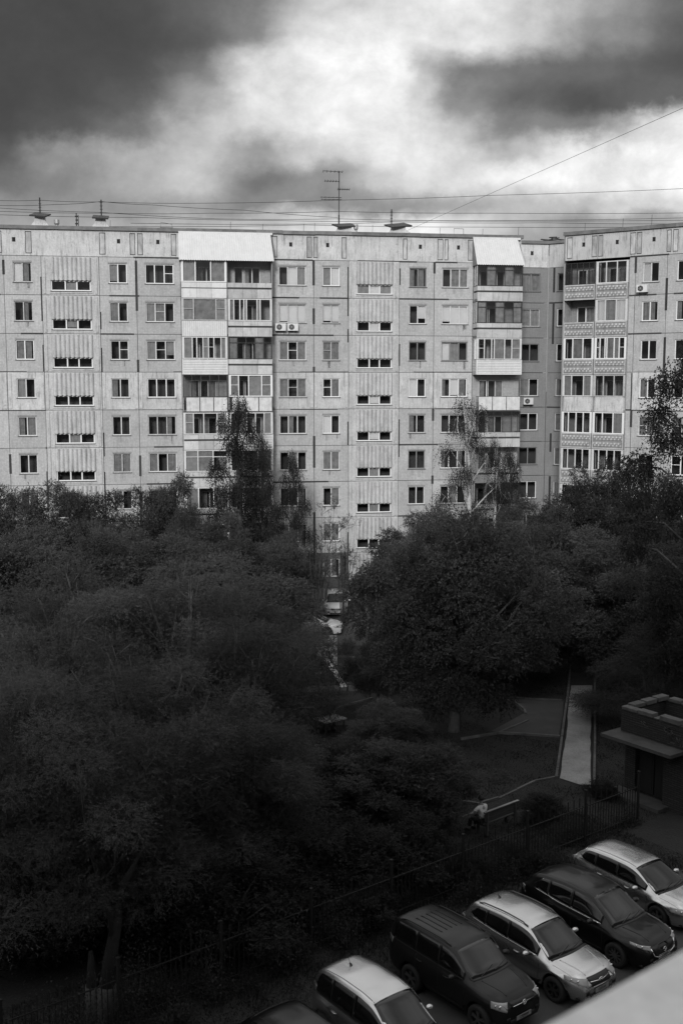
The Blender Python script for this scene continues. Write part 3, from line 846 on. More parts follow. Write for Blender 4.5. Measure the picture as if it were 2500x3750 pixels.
def on_roof(px, py, yoff=1.2):
    """u, z in the main block's frame for a photo pixel (1568-wide) at depth yoff behind the facade"""
    r = ray(px * 2500 / 1568, py * 2500 / 1568)
    a = R(8.8); n = Vector((-math.sin(a), math.cos(a), 0)); d = Vector((math.cos(a), math.sin(a), 0)); P = Vector((0, 86.1, 0)) + n * yoff
    t = P.dot(n) / (r.x * n.x + r.y * n.y)
    q = r * t
    return (Vector((q.x, q.y, 0)) - P).dot(d), q.z + H


def roof_fittings():
    # ventilation shafts with tilted caps
    lab = ['ventilation shaft with dark tilted cap, leftmost on the roof', 'ventilation shaft with dark tilted cap, second from left on the roof', 'ventilation shaft with dark tilted cap beside the tall aerial', 'ventilation shaft with wide tilted cap beside the thin pole right of the aerial']
    for i, (px, py, hw, til, tz) in enumerate([(92, 494, .6, .10, -.25), (231, 499, .58, .04, 0), (791, 518, .8, -.10, .3), (914, 518, .9, -.14, .35)]):
        u, z = on_roof(px, py, 1.2)
        t = empty('roof_vent', PA(u, 1.2, 27.08), R(8.8)); tag(t, lab[i], 'roof vent', 'ventilation shafts with tilted caps on the roof')
        h = z - 27.08
        b = MB()
        rows = []
        bw_ = .72 if i < 2 else 1.0
        for (w, zz) in ((bw_, 0), (bw_ * .95, .2), (bw_ * .55, h * .6), (bw_ * .48, h - .05)):
            rows.append([(-w, -w * .7, zz), (w, -w * .7, zz), (w, w * .7, zz), (-w, w * .7, zz), (-w, -w * .7, zz)])
        b.grid(rows); b.build('shaft', CONC, t)
        c = MB(); c.box(-hw, hw, -.6, .6, -.05, .05); co = c.build('cap', mat('cap_metal', .035, .6), t); co.location = (0, 0, h + .03); co.rotation_euler = (R(16), til, tz)
    # poles
    for (px, p0, p1, r, lb) in [(91, 485, 453, .05, 'dark thick pole rising from the leftmost shaft'), (232, 490, 458, .05, 'dark thick pole rising above the second shaft from left'), (899, 520, 480, .05, 'thin dark pole left of the wide tilted cap')]:
        u, z1 = on_roof(px, p1, 2.0)
        b = MB(); b.tube([(0, 0, 0), (0, 0, z1 - 27.08)], r)
        for k in range(5): b.box(-.1, .1, -.03, .03, z1 - 27.3 - k * .25, z1 - 27.26 - k * .25)
        o = b.build('pole', WIRE); o.location = PA(u, 2.0, 27.08); tag(o, lb, 'pole', 'wire poles on the roof')
    # tall aerial
    u, z1 = on_roof(778, 392, 2.0); t = empty('television_aerial', PA(u, 2.0, 27.08), R(8.8)); tag(t, 'tall mast with tiers of horizontal aerials in the middle of the roof', 'aerial')
    b = MB(); b.tube([(0, 0, 0), (0, 0, 1.7)], .06); b.tube([(0, 0, 1.7), (.03, 0, z1 - 27.1)], .035); b.build('mast', WIRE, t)
    for py, a, c in ((393, 742, 786), (415, 746, 778), (434, 776, 802), (452, 737, 783), (457, 738, 783)):
        ua, za = on_roof(a, py, 2); ub, _ = on_roof(c, py, 2); b = MB(); z = za - 27.08
        b.tube([(ua - u, 0, z + (.05 if py == 393 else 0)), (ub - u, 0, z)], .022)
        for k in range(6):
            x = ua - u + (ub - ua) * k / 5; b.tube([(x, -.35, z), (x, .35, z)], .012); 
            if py < 440: b.tube([(x, 0, z - .08), (x, 0, z + .12)], .014)
        b.build('boom', WIRE, t)
    # segmented siren-like pole, pipes, hatch frame, small rods
    u, z1 = on_roof(175, 489, 2); b = MB(); b.tube([(0, 0, 0), (0, 0, z1 - 27.08)], .04)
    for k in range(4): b.tube([(-.06 - .04 * (k % 2), 0, .35 + k * .27), (.16, 0, .35 + k * .27)], .05); 
    b.tube([(.14, 0, .3), (.14, 0, z1 - 27.2)], .03)
    o = b.build('aerial_pole', WIRE); o.location = PA(u, 2, 27.08); tag(o, 'short knobbly aerial pole between the two left shafts', 'aerial')
    for px, py, w, lb in ((130, 504, .20, 'squat grey metal vent pipe right of the leftmost shaft'), (817, 515, .17, 'light metal flue pipe beside the shaft under the tall aerial')):
        u, z1 = on_roof(px, py, 1.0); h = z1 - 27.08; b = MB(); n = 14
        b.tube([(0, 0, 0), (0, 0, h * .55)], w * .6, 12); b.tube([(0, 0, h * .5), (0, 0, h * .62), (0, 0, h)], [w * .6, w, w], 14)
        o = b.build('flue_pipe', mat('zinc', .42, .45, .6, var=.2)); o.location = PA(u, 1.0, 27.08); tag(o, lb, 'flue pipe')
    t = empty('roof_hatch', PA(on_roof(382, 518, 1.2)[0], 1.2, 27.08), R(8.8)); tag(t, 'dark box hatch with thin tube frame over it on the roof', 'roof hatch')
    b = MB(); b.box(-.48, .48, -.4, .4, 0, .33); b.build('box', WIRE, t)
    b = MB(); b.tube([(-.42, 0, .3), (-.42, 0, .75), (.42, 0, .62), (.44, 0, .3)], .015); b.build('frame', WIRE, t)
    b = MB(); b.tube([(-.38, 0, 0), (-.38, 0, .75), (.38, 0, .73), (.4, 0, 0)], .02); o = b.build('tube_frame', WIRE); o.location = PA(on_roof(1053, 530, 1.2)[0], 1.2, 27.08); o.rotation_euler.z = R(8.8); tag(o, 'empty rectangular tube frame standing right of the wide tilted cap', 'frame')
    rods = [(253, 'left of'), (529, ''), (603, ''), (697, ''), (722, ''), (855, ''), (1010, ''), (1108, ''), (1190, '')]
    first = None
    for px, _ in rods:
        b = MB(); b.tube([(0, 0, 0), (.02, 0, .62)], .014); b.tube([(-.12, 0, .02), (.12, 0, .02)], .03)
        if first is None: o = first = b.build('wire_rod', WIRE)
        else: o = first.copy(); COL.objects.link(o)
        o.location = PA(on_roof(px, 525, .4)[0], .4, 27.24); o.scale.z = random.uniform(.8, 1.25)
        tag(o, 'thin short metal rod standing on the roof edge', 'rod', 'thin rods along the roof edges')
    for u, hh in ((-4.6, .9), (-1.6, 1.0), (.6, 1.1), (3.0, 1.1)):
        o = first.copy(); COL.objects.link(o); v = Matrix.Translation((21.75, 83.0, 0)) @ Matrix.Rotation(R(-36.2), 4, 'Z') @ Vector((u, .6, 27.2)); o.location = v; o.scale.z = hh * 1.3
        tag(o, 'thin short metal rod standing on the roof edge', 'rod', 'thin rods along the roof edges')
    b = MB()
    for x0, z0, x1, z1 in ((-.9, .15, 1.0, .0), (-.8, .0, .6, .3), (.0, .2, 1.3, .1), (-.2, .3, .4, .35)): b.bar((x0, 0, z0), (x1, .2, z1), .18, .08)
    b.tube([(0, 0, -.1), (0, 0, .3)], .08)
    o = b.build('roof_debris', WIRE); o.location = Vector((17.0, 92.0, 27.25)); tag(o, 'pile of dark planks lying on the roof over the recessed corner', 'planks')
    # wires
    W = [('topmost wire above the roof line, rising gently to the right', [(-20, 459), (90, 459), (232, 463), (470, 466), (775, 459), (1130, 448), (1600, 431)]),
         ('sagging wire from the left edge down to the tall aerial', [(-20, 471), (130, 469), (232, 462), (350, 470), (560, 482), (775, 499)]),
         ('near level wire passing the aerial just under its lowest boom', [(-20, 484), (260, 489), (480, 489), (775, 485), (1130, 489), (1600, 488)]),
         ('level wire just above the thin pole foot right of the aerial', [(-20, 492), (330, 499), (640, 506), (900, 507), (1600, 505)]),
         ('low wire dipping left and rising to the right edge', [(-20, 476), (230, 487), (500, 502), (775, 502), (1130, 506), (1600, 499)]),
         ('low wire ending right below the others', [(300, 512), (700, 514), (900, 509), (1250, 511), (1600, 513)]),
         ('lowest wire close over the coping', [(-20, 515), (300, 520), (700, 516), (1100, 521), (1600, 520)])]
    for lb, pts in W:
        P = []
        for (x, y) in pts:
            u, z = on_roof(x, y, 3.0); P.append(PA(u, 3.0, z))
        Q = []
        for i in range(len(P) - 1):
            for s in range(4):
                t = s / 4.0; q = P[i].lerp(P[i + 1], t); q.z -= .05 * math.sin(math.pi * t); Q.append(q)
        Q.append(P[-1]); b = MB(); b.tube(Q, .017, 4); o = b.build('overhead_wire', WIRE); tag(o, lb, 'wire', 'wires strung above the roof')
    b = MB(); p0 = Vector((5.0, 88, 27.55)); p1 = Vector((20.6, 16.4, 26.9)); pts = []
    for i in range(25):
        t = i / 24.0; q = p0.lerp(p1, t); q.z -= .0 + .55 * 4 * t * (1 - t) * .0; pts.append(q)
    b.tube(pts, .011, 4); o = b.build('overhead_wire', WIRE); tag(o, 'long diagonal wire crossing the sky from the roof to the upper right', 'wire')


roof_fittings()


def ac_unit(px, py, label, frame='A', yoff=-.02, grp=None, uz=None):
    if frame == 'A': rz = R(8.8); org = Vector((0, 86.1, 0))
    else: rz = R(-36.2); org = Vector((21.75, 83.0, 0))
    M = Matrix.Translation(org) @ Matrix.Rotation(rz, 4, 'Z')
    r = ray(px, py); n = Vector((-math.sin(rz), math.cos(rz), 0)); P = org + n * yoff; t = P.dot(n) / (r.x * n.x + r.y * n.y); q = r * t; q.z += H
    t_ = empty('air_conditioner', q, rz); tag(t_, label, 'air conditioner', grp)
    b = MB(); b.box(-.4, .4, -.36, -.06, -.27, .27); b.build('casing', WHITE, t_)
    b = MB(); n_ = 16
    b.tube([(-.1, -.361, 0), (-.1, -.375, 0)], .21, 16); b.build('fan_grille', STEEL, t_)
    b = MB()
    for k in range(6):
        a_ = k * math.pi / 3; b.bar((-.1, -.385, 0), (-.1 + .19 * math.cos(a_), -.385, .19 * math.sin(a_)), .02)
    b.tube([(-.1, -.38, 0), (-.1, -.392, 0)], .05, 10); b.build('fan', mat('fan_plastic', .3, .6), t_)
    b = MB()
    for x in (-.3, .3): b.bar((x, -.4, -.3), (x, .02, -.3), .03); b.bar((x, .0, -.3), (x, .0, -.55), .03)
    b.build('bracket', STEEL, t_)
    return t_


ac_unit(600 + 785 * .5421, 700 + 918 * .5421, 'left one of two air conditioners side by side under the all white curtained window', grp='pair of air conditioners under a window')
ac_unit(600 + 868 * .5421, 700 + 918 * .5421, 'right one of two air conditioners side by side under the all white curtained window', grp='pair of air conditioners under a window')
ac_unit(1700 + 1285 * .5102, 750 + 600 * .5102, 'air conditioner under the top floor window of the angled right wing', 'C')
ac_unit(1700 + 450 * .5102, 1300 + 330 * .5102, 'air conditioner on the grey recess wall beside the balcony with three pale panels', 'A', 2.85)
ac_unit(1700 + 428 * .5102, 1300 + 1065 * .5102, 'lowest air conditioner, on the grey recess wall just above the tree tops', 'A', 2.85)
# satellite dish
u, z = on_roof(910, 1228, -.3)
t = empty('satellite_dish', PA(u, 0, z), R(8.8)); tag(t, 'small dark round satellite dish low on the wall beside the stairwell strip', 'satellite dish')
b = MB(); rows = []
for i in range(5):
    r_ = .3 * i / 4; rows.append([(r_ * math.cos(a * math.pi / 8), -.35 + .12 * (i / 4) ** 2 * -1, r_ * 1.1 * math.sin(a * math.pi / 8)) for a in range(17)])
b.grid(rows); b.build('dish', FRAMEG, t, smooth=True, thick=.015); b = MB(); b.bar((0, -.3, 0), (0, 0, -.1), .04); b.bar((0, -.35, -.3), (0, -.7, 0), .02); b.build('arm', STEEL, t)


# ------------------------------------------------------------------ vegetation
def leaf_mesh(name, P, D, Nn, ln, wd, tone, m):
    """many rhombic leaves: P base points, D direction, Nn side vectors"""
    n = len(P)
    a = P; tip = P + D * ln[:, None]; mid = P + D * (ln * .45)[:, None]
    l = mid + Nn * (wd / 2)[:, None]; r = mid - Nn * (wd / 2)[:, None]
    V = np.stack([a, r, tip, l], 1).reshape(-1, 3).astype(np.float32)
    me = bpy.data.meshes.new(name)
    me.vertices.add(n * 4); me.vertices.foreach_set('co', V.ravel())
    me.loops.add(n * 4); me.loops.foreach_set('vertex_index', np.arange(n * 4, dtype=np.int32))
    me.polygons.add(n); me.polygons.foreach_set('loop_start', np.arange(0, n * 4, 4, dtype=np.int32))
    me.update(calc_edges=True)
    at = me.attributes.new('tone', 'FLOAT', 'FACE'); at.data.foreach_set('value', tone.astype(np.float32))
    me.materials.append(m)
    return me


def unit(v): return v / np.maximum(np.linalg.norm(v, axis=1, keepdims=True), 1e-6)


def sprays(rng, C, O, n_leaf, slen, ln, wd, spread=0.9, droop=0.0, cl_tone=None):
    """C centres, O main directions -> leaves along each spray"""
    S = len(C); t = np.tile(np.linspace(0.05, 1, n_leaf), (S, 1)) + rng.normal(0, .04, (S, n_leaf))
    base = C[:, None, :] + O[:, None, :] * (t * slen[:, None])[..., None]
    base[..., 2] -= droop * (t ** 2) * slen[:, None]
    side = rng.normal(0, 1, (S, n_leaf, 3)); side -= (side * O[:, None, :]).sum(-1, keepdims=True) * O[:, None, :]
    side /= np.linalg.norm(side, axis=-1, keepdims=True) + 1e-6
    D = O[:, None, :] * .75 + side * spread; D[..., 2] -= .15 + droop * .4
    D = D.reshape(-1, 3); D = unit(D)
    up = rng.normal(0, .55, D.shape) + np.array([0, 0, 1.0]); N_ = unit(np.cross(D, up))
    k = len(D)
    L_ = ln * rng.uniform(.7, 1.25, k); W_ = wd * rng.uniform(.7, 1.2, k)
    tone = rng.uniform(.86, 1.16, k)
    if cl_tone is not None: tone *= np.repeat(cl_tone, n_leaf)
    return base.reshape(-1, 3), D, N_, L_, W_, tone


def crown_points(rng, lobes, n, inner=0.45):
    """points in the lobes, mostly near their surface; returns centres and outward directions"""
    vol = np.array([l[3] ** 1.7 for l in lobes]); p = vol / vol.sum(); inner *= .55
    idx = rng.choice(len(lobes), n, p=p); L_ = np.array(lobes)[idx]
    d = unit(rng.normal(0, 1, (n, 3))); rad = rng.uniform(inner ** 2, 1, n) ** .5 * np.exp(rng.normal(0, .10, n))
    # surface roughness: push by angular noise
    rad *= 1 + .16 * np.sin(d[:, 0] * 7 + idx) * np.cos(d[:, 1] * 6 + idx * 2) + .1 * np.sin(d[:, 2] * 11 + idx * 3)
    C_ = L_[:, :3] + d * rad[:, None] * np.stack([L_[:, 3], L_[:, 3], L_[:, 4]], 1)
    return C_, d, idx


def make_lobes(rng, R_, z0, z1, k, flat=.75):
    """uneven boughs scattered round a lopsided crown, plus a loose core"""
    k = int(k * 2.6); zc = (z0 + z1) / 2; hz = (z1 - z0) / 2; L_ = []
    ph = rng.uniform(0, 6.28, 4)
    for i in range(k):
        q = 1 - 2 * (i + .5) / k; a = i * 2.39996 + rng.uniform(-.35, .35)
        w = math.sqrt(max(0.02, 1 - q * q)); un = 1 + .32 * math.sin(a * 2 + ph[0]) * w + .20 * math.sin(a * 3 + ph[1] + q * 3) + .12 * math.sin(q * 6 + ph[2])
        d = rng.uniform(.55, .90) * un; lr = R_ * rng.uniform(.13, .27) * (1.15 if q < 0 else 1)
        L_.append((R_ * w * d * math.cos(a), R_ * w * d * math.sin(a), zc + q * hz * min(1, d + .08) , lr, lr * flat * rng.uniform(.7, 1.1)))
    for i in range(4):
        L_.append((R_ * .25 * math.cos(i * 1.6), R_ * .25 * math.sin(i * 1.6), zc + hz * (-.45 + .3 * i), R_ * .45, hz * .32))
    return L_


def limbs(rng, lobes, zbase, r0, fork=.45, lean=(0, 0), n_extra=10, bark_r=1.0):
    b = MB(); zf = zbase * fork + 1.2
    top = Vector((lean[0], lean[1], zf))
    b.tube([(0, 0, -.3), (0, 0, .1), (lean[0] * .4, lean[1] * .4, zf * .5), tuple(top)], [r0 * 1.35, r0 * 1.1, r0 * .9, r0 * .8], 9)
    for i, l in enumerate(lobes):
        if i % 2: continue
        e = Vector(l[:3]); mid = top.lerp(e, .5) + Vector((rng.normal(0, .25), rng.normal(0, .25), rng.uniform(-.1, .35)))
        r = r0 * rng.uniform(.32, .55)
        b.tube([tuple(top - Vector((0, 0, .1))), tuple(top.lerp(mid, .5) + Vector((0, 0, .1))), tuple(mid), tuple(e)], [r, r * .8, r * .6, r * .28], 6)
        for j in range(5):
            dd = Vector(unit(rng.normal(0, 1, (1, 3)) + np.array([[0, 0, .25]]))[0]); s = mid.lerp(e, rng.uniform(0, 1)); q = e + Vector((dd.x * l[3], dd.y * l[3], dd.z * l[4])) * .95
            b.tube([tuple(s), tuple(s.lerp(q, .5) + Vector((0, 0, .12))), tuple(q)], [r * .35, r * .22, .008], 5)
    return b


PROTO = {}; HT = {}; RT = {}


def tree_proto(kind, seed):
    rng = np.random.default_rng(seed)
    if kind == 'willow':        # near, big, long narrow leaves in upswept sprays
        lobes = make_lobes(rng, 4.6, 2.0, 10.5, 16, .8); n = 19000
        C_, d, idx = crown_points(rng, lobes, n, .5)
        O = unit(d * .7 + rng.normal(0, .45, d.shape) + np.array([0, 0, .25])); ct = rng.uniform(.8, 1.25, n) * (1 + .35 * np.sin(idx * 1.7))
        data = sprays(rng, C_, O, 9, rng.uniform(.22, .5, n), .115, .026, .7, .25, ct); tr = limbs(rng, lobes, 2.0, .24)
    elif kind == 'poplar':      # middle distance round crown
        lobes = make_lobes(rng, 4.3, 1.0, 9.4, 17, .75); n = 18000
        C_, d, idx = crown_points(rng, lobes, n, .45)
        O = unit(d * .8 + rng.normal(0, .5, d.shape) + np.array([0, 0, .2])); ct = rng.uniform(.8, 1.25, n) * (1 + .3 * np.sin(idx * 2.3))
        data = sprays(rng, C_, O, 7, rng.uniform(.25, .5, n), .13, .066, .9, .15, ct); tr = limbs(rng, lobes, 1.8, .2)
    elif kind == 'maple':
        lobes = make_lobes(rng, 4.7, 1.3, 10.2, 22, .7); n = 20000
        C_, d, idx = crown_points(rng, lobes, n, .55)
        O = unit(d * .9 + rng.normal(0, .4, d.shape)); ct = rng.uniform(.8, 1.25, n) * (1 + .3 * np.sin(idx * 1.9))
        data = sprays(rng, C_, O, 7, rng.uniform(.2, .42, n), .12, .075, .9, .2, ct); tr = limbs(rng, lobes, 2.4, .27, .6, (.3, 0))
    elif kind == 'birch':       # tall, hanging twigs, see-through
        lobes = []
        for i in range(17):
            q = (i + .5) / 17; a = i * 2.4; r = 1.9 * (1 - q) ** .6 * rng.uniform(.4, .95) + .1
            lobes.append((r * math.cos(a), r * math.sin(a), 4.5 + q * 9.6, .75 * (1 - q * .45), .8))
        n = 3900; C_, d, idx = crown_points(rng, lobes, n, .3)
        O = unit(d * .35 + rng.normal(0, .2, d.shape) + np.array([0, 0, -1.0])); ct = rng.uniform(.8, 1.2, n)
        data = sprays(rng, C_, O, 9, rng.uniform(.4, 1.0, n), .085, .06, .8, .1, ct)
        tr = MB(); tr.tube([(0, 0, -.3), (0, 0, 3), (.12, 0, 7), (-.05, .05, 11), (.05, 0, 14.6)], [.2, .17, .13, .07, .015], 8)
        for l in lobes:
            z = max(2.5, l[2] - 1.6); tr.tube([(0, 0, z), (l[0] * .6, l[1] * .6, l[2] - .4), (l[0], l[1], l[2] + .1), (l[0] * 1.35, l[1] * 1.35, l[2] - .6)], [.05, .035, .022, .008], 5)
    elif kind == 'thin_birch':  # nearly bare white birch
        lobes = []
        for i in range(15):
            q = (i + .5) / 15; a = i * 2.4; r = 2.6 * (1 - q) ** .5 * rng.uniform(.5, 1.0) + .1
            lobes.append((r * math.cos(a), r * math.sin(a) * .6, 5.5 + q * 9.2, .6, .75))
        n = 2000; C_, d, idx = crown_points(rng, lobes, n, .2)
        O = unit(d * .3 + rng.normal(0, .18, d.shape) + np.array([0, 0, -1.1])); ct = rng.uniform(.9, 1.2, n)
        data = sprays(rng, C_, O, 9, rng.uniform(.5, 1.2, n), .08, .055, .8, .1, ct)
        tr = MB(); tr.tube([(0, 0, -.3), (-.05, 0, 3), (.1, 0, 7), (.0, 0, 10.5), (-.3, 0, 13.2), (-.5, 0, 15.0)], [.22, .19, .15, .09, .04, .012], 8)
        for l in lobes:
            z = max(3, l[2] - 2.0); tr.tube([(0, 0, z), (l[0] * .55, l[1] * .55, l[2] - .7), (l[0] * .9, l[1] * .9, l[2]), (l[0] * 1.25, l[1] * 1.25, l[2] - .9)], [.055, .04, .022, .008], 5)
            for k in range(5):
                a = rng.uniform(0, 6.28); tr.tube([(l[0] * .8, l[1] * .8, l[2] - .2), (l[0] * .8 + .5 * math.cos(a), l[1] * .8 + .5 * math.sin(a), l[2] + .2), (l[0] * .8 + .8 * math.cos(a), l[1] * .8 + .8 * math.sin(a), l[2] - .7)], [.014, .01, .005], 4)
    elif kind == 'sapling':     # many upright thin stems, sparse leaves
        tr = MB(); cs = []; ds = []
        for i in range(16):
            a = rng.uniform(0, 6.28); r = rng.uniform(.2, 1.5); h = rng.uniform(5, 9); x, y = r * math.cos(a), r * math.sin(a)
            p = [(x * .15, y * .15, -.2), (x * .4, y * .4, h * .4), (x * .9, y * .9, h * .75), (x * 1.05, y * 1.05, h)]
            tr.tube(p, [.035, .026, .016, .006], 5)
            for k in range(14):
                q = rng.uniform(.35, 1); base = np.array(p[2]) * q + np.array(p[1]) * (1 - q) if q < .8 else np.array(p[3]) * q + np.array(p[2]) * (1 - q)
                dv = unit(rng.normal(0, .6, (1, 3)) + np.array([[0, 0, 1.0]]))[0]; e = base + dv * rng.uniform(.4, 1.0); tr.tube([tuple(base), tuple(e)], [.014, .004], 4)
                for w in range(3): cs.append(base + (e - base) * rng.uniform(.3, 1)); ds.append(dv)
        C_ = np.array(cs); O = unit(np.array(ds) + rng.normal(0, .5, (len(cs), 3))); data = sprays(rng, C_, O, 7, rng.uniform(.15, .3, len(cs)), .09, .045, .9, 0)
    elif kind == 'bush':
        lobes = make_lobes(rng, 1.5, .1, 2.2, 10, .8); n = 5200; C_, d, idx = crown_points(rng, lobes, n, .4)
        O = unit(d * .7 + rng.normal(0, .45, d.shape) + np.array([0, 0, .5])); ct = rng.uniform(.8, 1.25, n)
        data = sprays(rng, C_, O, 7, rng.uniform(.15, .32, n), .075, .034, .8, .1, ct); tr = MB()
        for l in lobes: tr.tube([(0, 0, -.1), (l[0] * .5, l[1] * .5, l[2] * .6), (l[0], l[1], l[2])], [.04, .025, .01], 5)
    elif kind == 'aspen':       # tall loose crown of separate drooping boughs
        lobes = []
        for i in range(30):
            q = (i + .5) / 30; a = i * 2.4; r = (2.9 * math.sin(math.pi * min(1, q * .85 + .12)) ** .7) * rng.uniform(.45, 1.0)
            lobes.append((r * math.cos(a), r * math.sin(a), 3.5 + q * 12.2, rng.uniform(.6, 1.0) * (1 - q * .3), .55))
        n = 8500; C_, d, idx = crown_points(rng, lobes, n, .35)
        O = unit(d * .6 + rng.normal(0, .35, d.shape) + np.array([0, 0, -.5])); ct = rng.uniform(.8, 1.2, n)
        data = sprays(rng, C_, O, 8, rng.uniform(.25, .6, n), .10, .075, .85, .2, ct)
        tr = MB(); tr.tube([(0, 0, -.3), (0, 0, 4), (.2, 0, 9), (0, .1, 15)], [.26, .22, .14, .02], 8)
        for l in lobes:
            z = max(3, l[2] - 1.2); tr.tube([(0, 0, z), (l[0] * .6, l[1] * .6, l[2] - .1), tuple(l[:3])], [.06, .04, .015], 5)
    elif kind == 'feather':     # conical feathery tree
        lobes = []
        for i in range(18):
            q = (i + .5) / 18; a = i * 2.4; r = 2.5 * (1 - q) ** .8; lobes.append((r * math.cos(a), r * math.sin(a), 1.0 + q * 5.6, 1.0 * (1 - q * .6), .5))
        n = 9500; C_, d, idx = crown_points(rng, lobes, n, .4)
        O = unit(d * .6 + np.stack([C_[:, 0], C_[:, 1], C_[:, 0] * 0], 1) * .35 + rng.normal(0, .3, d.shape) + np.array([0, 0, .3])); ct = rng.uniform(.85, 1.2, n)
        data = sprays(rng, C_, O, 10, rng.uniform(.3, .6, n), .09, .022, .6, .35, ct); tr = limbs(rng, lobes, 1, .14)
    P, D, N_, L_, W_, T = data
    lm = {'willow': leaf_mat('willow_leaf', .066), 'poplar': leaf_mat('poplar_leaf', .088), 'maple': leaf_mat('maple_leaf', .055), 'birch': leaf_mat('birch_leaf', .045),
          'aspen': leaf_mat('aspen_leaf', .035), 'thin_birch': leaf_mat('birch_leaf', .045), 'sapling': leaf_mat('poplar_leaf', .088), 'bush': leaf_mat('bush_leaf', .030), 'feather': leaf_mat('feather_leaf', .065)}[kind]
    HT[(kind, seed)] = float(np.percentile(P[:, 2], 99.3)); RT[(kind, seed)] = float(np.percentile(np.hypot(P[:, 0], P[:, 1]), 97))
    me = leaf_mesh(kind + '_crown', P, D, N_, L_, W_, T, lm)
    o = tr.build('trunk', BIRCH if kind == 'thin_birch' else BARK, None, smooth=True)
    tm = o.data; bpy.data.objects.remove(o)
    return me, tm


def proto(kind, var):
    key = (kind, var)
    if key not in PROTO: PROTO[key] = tree_proto(kind, 11 + var * 7 + len(kind))
    return key


def tree(kind, var, x, y, h_scale, label, rz, rs=None, cat='tree', grp=None, name=None):
    key = proto(kind, var)
    cm, tm = PROTO[key]
    rs = rs or h_scale
    nm = name or {'willow': 'willow_tree', 'poplar': 'poplar_tree', 'maple': 'maple_tree', 'birch': 'birch_tree', 'aspen': 'aspen_tree', 'thin_birch': 'birch_tree', 'sapling': 'sapling_clump', 'bush': 'bush', 'feather': 'feathery_tree'}[kind]
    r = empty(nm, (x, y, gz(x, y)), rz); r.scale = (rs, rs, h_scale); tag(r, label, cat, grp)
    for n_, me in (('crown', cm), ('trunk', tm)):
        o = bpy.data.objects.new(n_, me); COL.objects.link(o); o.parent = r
    return r


def T(kind, var, px, ptop, Y, rad, label, rz=0.0, cat='tree', **k):
    """px, ptop: crown centre and top in the photo (1568 wide); Y: distance; rad: crown radius"""
    X = (px - 784) / 2559 * Y * 1.0
    r = ray(px * 2500 / 1568, ptop * 2500 / 1568); z = H + r.z * Y / r.y
    X = r.x * Y / r.y
    proto(kind, var); sd = (kind, 11 + var * 7 + len(kind)); hs = (z - gz(X, Y)) / HT[sd]
    return tree(kind, var, X, Y, hs, label, rz, rad / RT[sd], cat=cat, **k)


